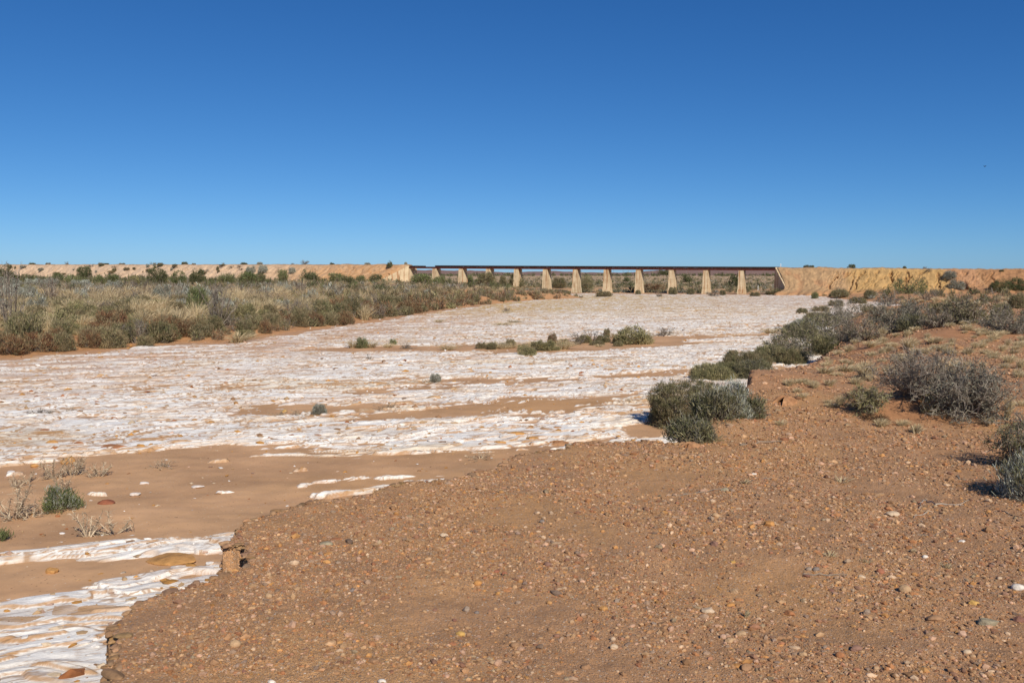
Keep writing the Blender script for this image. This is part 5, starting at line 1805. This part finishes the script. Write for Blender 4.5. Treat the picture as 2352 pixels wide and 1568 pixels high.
# ------------------------------------------------------------------ the gravel itself: pebbles past counting, one object
def pebbles():
    P, R = [], []
    for y0, y1, dens in [(2.0, 3.4, 700), (3.4, 5.0, 4300), (5.0, 7.0, 3000), (7.0, 9.5, 1750), (9.5, 13, 850), (13, 20, 300), (20, 34, 80), (34, 62, 14)]:
        xa, xb = -.7 * y0 - .8, .72 * y1 + (3.0 if y1 < 10 else .8)
        m = int(dens * (xb - xa) * (y1 - y0))
        x, y = rp.uniform(xa, xb, m), rp.uniform(y0, y1, m)
        ok = (np.abs(x) < .68 * y + (3.0 if y1 < 10 else .8))
        x, y = x[ok], y[ok]
        cl = fbm(x / .9, y / .9, 3, 69)
        ok = (rim_d(x, y, sdist(x, y)) > .03) & (x > xcentre(y)) & (rp.random(len(x)) < .74 + 1.0 * cl)
        for (mx, my, rx, ry, h) in (MD[0], MD[3]):
            ok &= np.exp(-((x - mx) / rx) ** 2 - ((y - my + ry * .5) / ry / 1.1) ** 2) < .55
        P.append(np.stack([x[ok], y[ok]], 1))
        R.append(np.exp(rp.normal(math.log(.0032 + .00068 * (y0 + y1) / 2), .5, ok.sum())))
    P, R = np.concatenate(P), np.concatenate(R)
    R = np.minimum(R, .012 + .004 * P[:, 1])
    Z = ground_z(P[:, 0], P[:, 1])
    m = len(P)
    names = list(SC)
    pal = np.array([SC[PALW[i]] for i in rp.integers(0, len(PALW), m)]) * .58 + np.array((.47, .25, .115)) * .42
    pal = pal * (1 + rp.normal(0, .16, (m, 1))).clip(.5, 1.6)
    red = ss(7, 14, P[:, 1])[:, None]
    pal = pal * (1 - red * .5) + (pal.mean(1, keepdims=True) * np.array((1.55, .86, .5))) * red * .5
    var = []
    for k in range(10):
        V, F = ICO[1]
        V = stone_shape(np.random.default_rng(k), .7, 1)[0]
        var.append(V)
    var = np.array(var)
    V = var[rp.integers(0, 10, m)]
    a = rp.uniform(0, 6.28, m)
    ca, sa = np.cos(a)[:, None], np.sin(a)[:, None]
    sx, sy, sz = rp.uniform(.8, 1.5, (m, 1)), rp.uniform(.65, 1.0, (m, 1)), rp.uniform(.4, .95, (m, 1))
    vx, vy = V[..., 0] * sx, V[..., 1] * sy
    Q = np.stack([vx * ca - vy * sa, vx * sa + vy * ca, V[..., 2] * sz + sz * .05], -1) * R[:, None, None] + np.stack([P[:, 0], P[:, 1], Z], 1)[:, None, :]
    F = ICO[1][1]
    Fa = (F[None] + (np.arange(m) * 12)[:, None, None]).reshape(-1, 3)
    o = link('gravel', mesh('gravel', Q.reshape(-1, 3), Fa, M_STONE, np.repeat(pal, 12, 0)))
    tag(o, 'small mixed brown pebbles strewn over the gravel bank', 'gravel', None, 'stuff')


pebbles()


def rim_crumbs():
    # earth and stones of the cut face: flattened lumps in rough courses
    m = 420000
    x, y = rp.uniform(-2.9, 2.4, m), rp.uniform(3.0, 10.5, m)
    d = rim_d(x, y, sdist(x, y))
    ok = (d > -.42) & (d < .03)
    x, y, d = x[ok][:34000], y[ok][:34000], d[ok][:34000]
    m = len(x)
    top, low = np.full(m, 0.0) + .0, hb(y)
    z = macro(x, y, d) + micro(x, y) * (d > -.03) + rp.uniform(-.03, .005, m)
    r = np.exp(rp.normal(math.log(.0125), .55, m)).clip(.005, .042)
    var = np.array([stone_shape(np.random.default_rng(150 + k), .9, 2)[0] for k in range(8)])
    V = var[rp.integers(0, 8, m)]
    a = rp.uniform(0, 6.28, m)
    ca, sa = np.cos(a)[:, None], np.sin(a)[:, None]
    vx, vy = V[..., 0] * rp.uniform(1, 1.9, (m, 1)), V[..., 1] * rp.uniform(.7, 1.1, (m, 1))
    Q = np.stack([vx * ca - vy * sa, vx * sa + vy * ca, V[..., 2] * rp.uniform(.3, .6, (m, 1))], -1) * r[:, None, None] + np.stack([x, y, z], 1)[:, None, :]
    pal = np.array([.40, .235, .125]) * rp.uniform(.6, 1.1, (m, 1)) + rp.normal(0, .006, (m, 3))
    k = ICO[2][0].shape[0]
    F = (ICO[2][1][None] + (np.arange(m) * k)[:, None, None]).reshape(-1, 3)
    o = link('bank_rubble', mesh('bank_rubble', Q.reshape(-1, 3), F, M_STONE, np.repeat(pal.clip(.05, .8), k, 0)))
    tag(o, 'crumbly earth and small stones of the cut rim of the gravel bank', 'rubble', None, 'stuff')


rim_crumbs()


def bed_rubble():
    m = 6500
    y = np.exp(rp.uniform(math.log(6.5), math.log(120), m))
    x = rp.uniform(-.66, .42, m) * y
    ok = (sdist(x, y) < -.15)
    h, c, dl = rock(x, y)
    ok &= (rp.random(m) < np.where(h > .02, .7, .5))
    x, y, h = x[ok], y[ok], h[ok]
    m = len(x)
    z = hb(y) + np.maximum(h, 0)
    names = ['ochre', 'tan', 'rust', 'ochre', 'chalk', 'tan', 'pink', 'chalk', 'cream', 'brown']
    pal = np.array([SC[names[i]] for i in rp.integers(0, 10, m)]) * rp.uniform(.75, 1.15, (m, 1))
    r = np.exp(rp.normal(0, .5, m)) * (.016 + .0017 * y)
    r = np.minimum(r, .085) * np.where(h > .02, 1, .5)
    var = np.array([stone_shape(np.random.default_rng(50 + k), .9, 1)[0] * np.random.default_rng(k).uniform(.6, 1.25, (12, 1)) for k in range(8)])
    V = var[rp.integers(0, 8, m)]
    a = PHI + rp.normal(0, .35, m)
    ca, sa = np.cos(a)[:, None], np.sin(a)[:, None]
    vx, vy = V[..., 0] * rp.uniform(.9, 1.8, (m, 1)), V[..., 1] * rp.uniform(.5, .9, (m, 1))
    Q = np.stack([vx * ca - vy * sa, vx * sa + vy * ca, V[..., 2] * rp.uniform(.35, .8, (m, 1))], -1) * r[:, None, None] + np.stack([x, y, z], 1)[:, None, :]
    F = ICO[1][1]
    k = ICO[1][0].shape[0]
    o = link('bed_rubble', mesh('bed_rubble', Q.reshape(-1, 3), (F[None] + (np.arange(m) * k)[:, None, None]).reshape(-1, 3), M_BEDROCK, np.repeat(pal, k, 0)))
    tag(o, 'broken orange and white chips scattered on the white river bed', 'rubble', None, 'stuff')


bed_rubble()


# ------------------------------------------------------------------ crusted clods with hollows under them
def clod(x, y, wpx, hpx, label, face=0., name='earth_clod'):
    X, Y, Z = hit(x, y)
    dist = math.hypot(X, Y)
    w, h = wpx * K * dist / FPX / 2, hpx * K * dist / FPX * .95
    nu, nv = 46, 16
    op = .55
    u = np.linspace(op, 2 * PI - op, nu) + face - PI / 2
    v = np.linspace(0, 1, nv)
    U, V = np.meshgrid(u, v, indexing='ij')
    Vv = []
    for k in (1.0, .60):
        el = V * PI / 2
        r = (np.cos(el) ** .7 + .45 * (1 - V) ** 3) * k if k == 1 else np.cos(el) ** .7 * k * (1 + .3 * (1 - V))
        nz = fbm(U * 2 + 3, V * 4 + k, 3, 421)
        r = r * (1 + .16 * nz)
        zz = np.sin(el) * (h if k == 1 else h * .68) * (1 + .10 * nz)
        Vv.append(np.stack([np.cos(U) * r * w, np.sin(U) * r * w * .9 + .5 * w, zz - .03], -1).reshape(-1, 3))
    F0_ = grid_faces(nu, nv)
    n0 = nu * nv
    F = [F0_, F0_[:, ::-1] + n0]
    for edge in (np.arange(nv), (nu - 1) * nv + np.arange(nv)):
        F.append(np.stack([edge[:-1], edge[1:], edge[1:] + n0, edge[:-1] + n0], 1))
    Vall = np.concatenate(Vv)
    col = lerp3((.33, .165, .08), (.41, .22, .11), ss(-.4, .4, perlin(Vall[:, 0] * 9 + x, Vall[:, 1] * 9 + Vall[:, 2] * 7, 423)))
    o = link(name, mesh(name, Vall, np.concatenate(F), M_STONE, col, True), loc=(X, Y, Z))
    tag(o, label, 'clod')


clod(1808, 926, 48, 22, 'domed orange earth clod with a dark burrow under it', -1.05)
clod(1590, 1026, 44, 17, 'crusted earth clod with a black hollow at the bank rim', -1.1)
clod(1283, 1020, 46, 11, 'overhanging crust of gravel at the rim above the white bed', -1.3)


# ------------------------------------------------------------------ sticks
def stick(pts, wm, label, col=(.30, .25, .20), branches=()):
    r = np.random.default_rng(int(pts[0][0]))
    allp = [pts] + list(branches)
    parts = []
    for pl in allp:
        Q = []
        for (x, y) in pl:
            X, Y, Z = hit(x, y)
            Q.append((X, Y, Z + wm * .55))
        Q = np.array(Q)
        t = np.linspace(0, len(Q) - 1, 4 * (len(Q) - 1) + 1)
        S = np.stack([np.interp(t, np.arange(len(Q)), Q[:, i]) for i in range(3)], 1)
        S[1:-1] += r.normal(0, wm * .35, (len(S) - 2, 3))
        v, f = prisms(S[None], np.array([wm if pl is pts else wm * .6]))
        parts.append((v, f, np.tile(np.array([col]), (len(v), 1)) * r.uniform(.85, 1.15)))
    o = link('dry_stick', mesh('dry_stick', *join(parts)[:2], M_STEM, join(parts)[2]))
    tag(o, label, 'stick', 'dry sticks on the gravel')


stick([(1545, 1138), (1600, 1133), (1655, 1124)], .014, 'long pale stick pointing at the grey green stone')
stick([(1700, 1022), (1745, 1018), (1800, 1014)], .02, 'grey stick lying beyond the gravel near the rim hollow')
stick([(2118, 1150), (2150, 1158), (2200, 1160), (2225, 1150)], .016, 'forked dry branch on the gravel, thickest of the sticks', (.34, .29, .24), [[(2120, 1150), (2112, 1165), (2115, 1172)], [(2190, 1160), (2215, 1163)], [(2130, 1178), (2108, 1182), (2098, 1192)]])
stick([(2105, 1228), (2145, 1230), (2185, 1210)], .008, 'thin bent twig in front of the forked branch')
stick([(1845, 1318), (1895, 1322), (1945, 1320)], .010, 'straight dark twig left of the cream stone')
stick([(2295, 1172), (2325, 1182), (2350, 1190)], .012, 'dark stick under the spiky frame edge shrub')
stick([(1975, 1252), (2010, 1247)], .006, 'short twig in the open gravel')
stick([(1752, 1098), (1790, 1100)], .007, 'short dark twig above the orange wedge stone')
stick([(2200, 1092), (2205, 1100), (2218, 1105)], .012, 'curled dark root piece near the frame edge shrub shadow')


# ------------------------------------------------------------------ markers, bird
def marker(x, y, wpx, hpx, label, crest_v=None):
    X, Y, Z, _ = spot(x, y, 0.01, crest_v)
    s = K * math.hypot(X, Y) / FPX
    w, h = wpx * s, hpx * s
    o = link('marker_sign', None, loc=(X, Y, Z))
    tag(o, label, 'sign')
    b = Box()
    b.obb((0, 0, h * .35 - .2), (1, 0, 0), (0, 1, 0), (0, 0, 1), .04, .04, h * .5 + .1)
    link('post', b.make('post', M_WHITE), o)
    b = Box()
    b.obb((0, -.06, h * .68), (1, 0, 0), (0, 1, 0), (0, 0, 1), w / 2, .015, h * .32)
    pl = link('plate', b.make('plate', M_WHITE), o)
    b = Box()
    b.obb((0, -.078, h * .70), (1, 0, 0), (0, 1, 0), (0, 0, 1), w * .28, .002, h * .10)
    link('marking', b.make('marking', M_STEEL), pl)


marker(2068, 664, 5.5, 8, 'small white square sign standing on the orange flat below the ochre face', 1.12)


def post(x, y, hpx, label, crest_v=None):
    X, Y, Z, _ = spot(x, y, .01, crest_v)
    h = hpx * K * math.hypot(X, Y) / FPX
    o = link('marker_post', None, loc=(X, Y, Z - .1))
    tag(o, label, 'post')
    b = Box()
    b.obb((0, 0, h / 2), (1, 0, 0), (0, 1, 0), (0, 0, 1), .06, .06, h / 2)
    link('shaft', b.make('shaft', M_WHITE), o)
    b = Box()
    b.hexa([(-.10, -.10, h), (.10, -.10, h), (.10, .10, h), (-.10, .10, h), (-.03, -.03, h + .18), (.03, -.03, h + .18), (.03, .03, h + .18), (-.03, .03, h + .18)])
    link('cap', b.make('cap', M_WHITE), o)


post(1792, 0, 8, 'thin white post on the embankment top at the bridge end', -1.0)
post(1741, 666, 10, 'thin white post on the flat beside the shaded wing wall')


def bird():
    r = ray(2262, 382)
    t = 240.0
    p = r * t + np.array([0, 0, EYE])
    root = link('bird', None, loc=tuple(p))
    prof = [(-.26, .0, .01), (-.2, 0, .03), (-.1, 0, .055), (0, 0, .07), (.1, 0, .065), (.18, 0, .045), (.23, .0, .04), (.27, 0, .03), (.31, 0, .008)]
    V = []
    for (a, _, rr) in prof:
        for k in range(8):
            q = 2 * PI * k / 8
            V.append((rr * math.cos(q), a, rr * math.sin(q) * .85))
    F = []
    for i in range(len(prof) - 1):
        for k in range(8):
            F.append((i * 8 + k, i * 8 + (k + 1) % 8, i * 8 + 8 + (k + 1) % 8, i * 8 + 8 + k))
    # wings raised in a shallow V and a fanned tail, one skin with the body
    for s in (-1, 1):
        n = len(V)
        st = [(.04, .12, -.08, .02), (.20, .15, -.12, .07), (.36, .13, -.12, .15), (.50, .05, -.12, .24), (.56, -.04, -.10, .29)]
        for (xx, f, b_, z) in st:
            V += [(s * xx, f, z + .012), (s * xx, b_, z), (s * xx, b_, z - .01), (s * xx, f, z - .012)]
        for i in range(len(st) - 1):
            for k in range(4):
                F.append((n + i * 4 + k, n + i * 4 + (k + 1) % 4, n + i * 4 + 4 + (k + 1) % 4, n + i * 4 + 4 + k))
    n = len(V)
    V += [(-.03, -.2, .012), (.03, -.2, .012), (.09, -.40, .02), (-.09, -.40, .02), (-.03, -.2, -.008), (.03, -.2, -.008), (.09, -.40, .008), (-.09, -.40, .008)]
    F += [(n, n + 1, n + 2, n + 3), (n + 4, n + 7, n + 6, n + 5), (n, n + 4, n + 5, n + 1), (n + 2, n + 6, n + 7, n + 3), (n, n + 3, n + 7, n + 4), (n + 1, n + 5, n + 6, n + 2)]
    V = np.array(V) * .95
    link('body', mesh('body', V, F, M_DARK, None, True), root)
    root.rotation_euler = (.1, -.12, .5)
    tag(root, 'tiny dark bird gliding with raised wings in the empty blue sky', 'bird')


bird()

# ------------------------------------------------------------------ light, sky, camera
SUN_EL, SUN_AZ = math.radians(37), math.radians(158)     # azimuth clockwise from the view direction
sv = Vector((math.sin(SUN_AZ) * math.cos(SUN_EL), math.cos(SUN_AZ) * math.cos(SUN_EL), math.sin(SUN_EL)))
sl = bpy.data.lights.new('sun', 'SUN')
sl.energy, sl.angle, sl.color = 4.8, math.radians(.53), (1, .92, .79)
so = link('sun', sl)
so.rotation_euler = sv.to_track_quat('Z', 'Y').to_euler()
SKY_TONE = [(.222, 1.35), (.64, 1.0), (1.347, .8)]
W_ = bpy.data.worlds.new('World')
C.world = W_
W_.use_nodes = True
nt = W_.node_tree
nt.nodes.clear()
sky = nt.nodes.new('ShaderNodeTexSky')
sky.sky_type = 'NISHITA'
sky.sun_disc = False
sky.sun_elevation, sky.sun_rotation = SUN_EL, SUN_AZ
sky.altitude, sky.air_density, sky.dust_density, sky.ozone_density = 300, .6, .3, 2.0
bg = nt.nodes.new('ShaderNodeBackground')
bg.inputs[1].default_value = .1
out = nt.nodes.new('ShaderNodeOutputWorld')
sep, cmb = nt.nodes.new('ShaderNodeSeparateColor'), nt.nodes.new('ShaderNodeCombineColor')
nt.links.new(sky.outputs[0], sep.inputs[0])
for i, (k, g) in enumerate(SKY_TONE):                       # deep, dry-air blue: contrast of the sky per channel
    p = nn(nt, 'ShaderNodeMath', operation='POWER')
    p.inputs[1].default_value = g
    q = nn(nt, 'ShaderNodeMath', operation='MULTIPLY')
    q.inputs[1].default_value = k
    nt.links.new(sep.outputs[i], p.inputs[0])
    nt.links.new(p.outputs[0], q.inputs[0])
    nt.links.new(q.outputs[0], cmb.inputs[i])
nt.links.new(cmb.outputs[0], bg.inputs[0])
nt.links.new(bg.outputs[0], out.inputs[0])

cd = bpy.data.cameras.new('camera')
cd.sensor_width, cd.lens = 36, 36 * FPX / 1024
cd.clip_start, cd.clip_end = .05, 30000
co = link('camera', cd, loc=(0, 0, EYE))
co.rotation_euler = (PI / 2 - PITCH, 0, 0)
C.camera = co
C.view_settings.view_transform = 'Standard'
C.view_settings.look = 'None'
C.view_settings.exposure = 0.0
C.view_settings.gamma = 1
C.cycles.max_bounces = 5
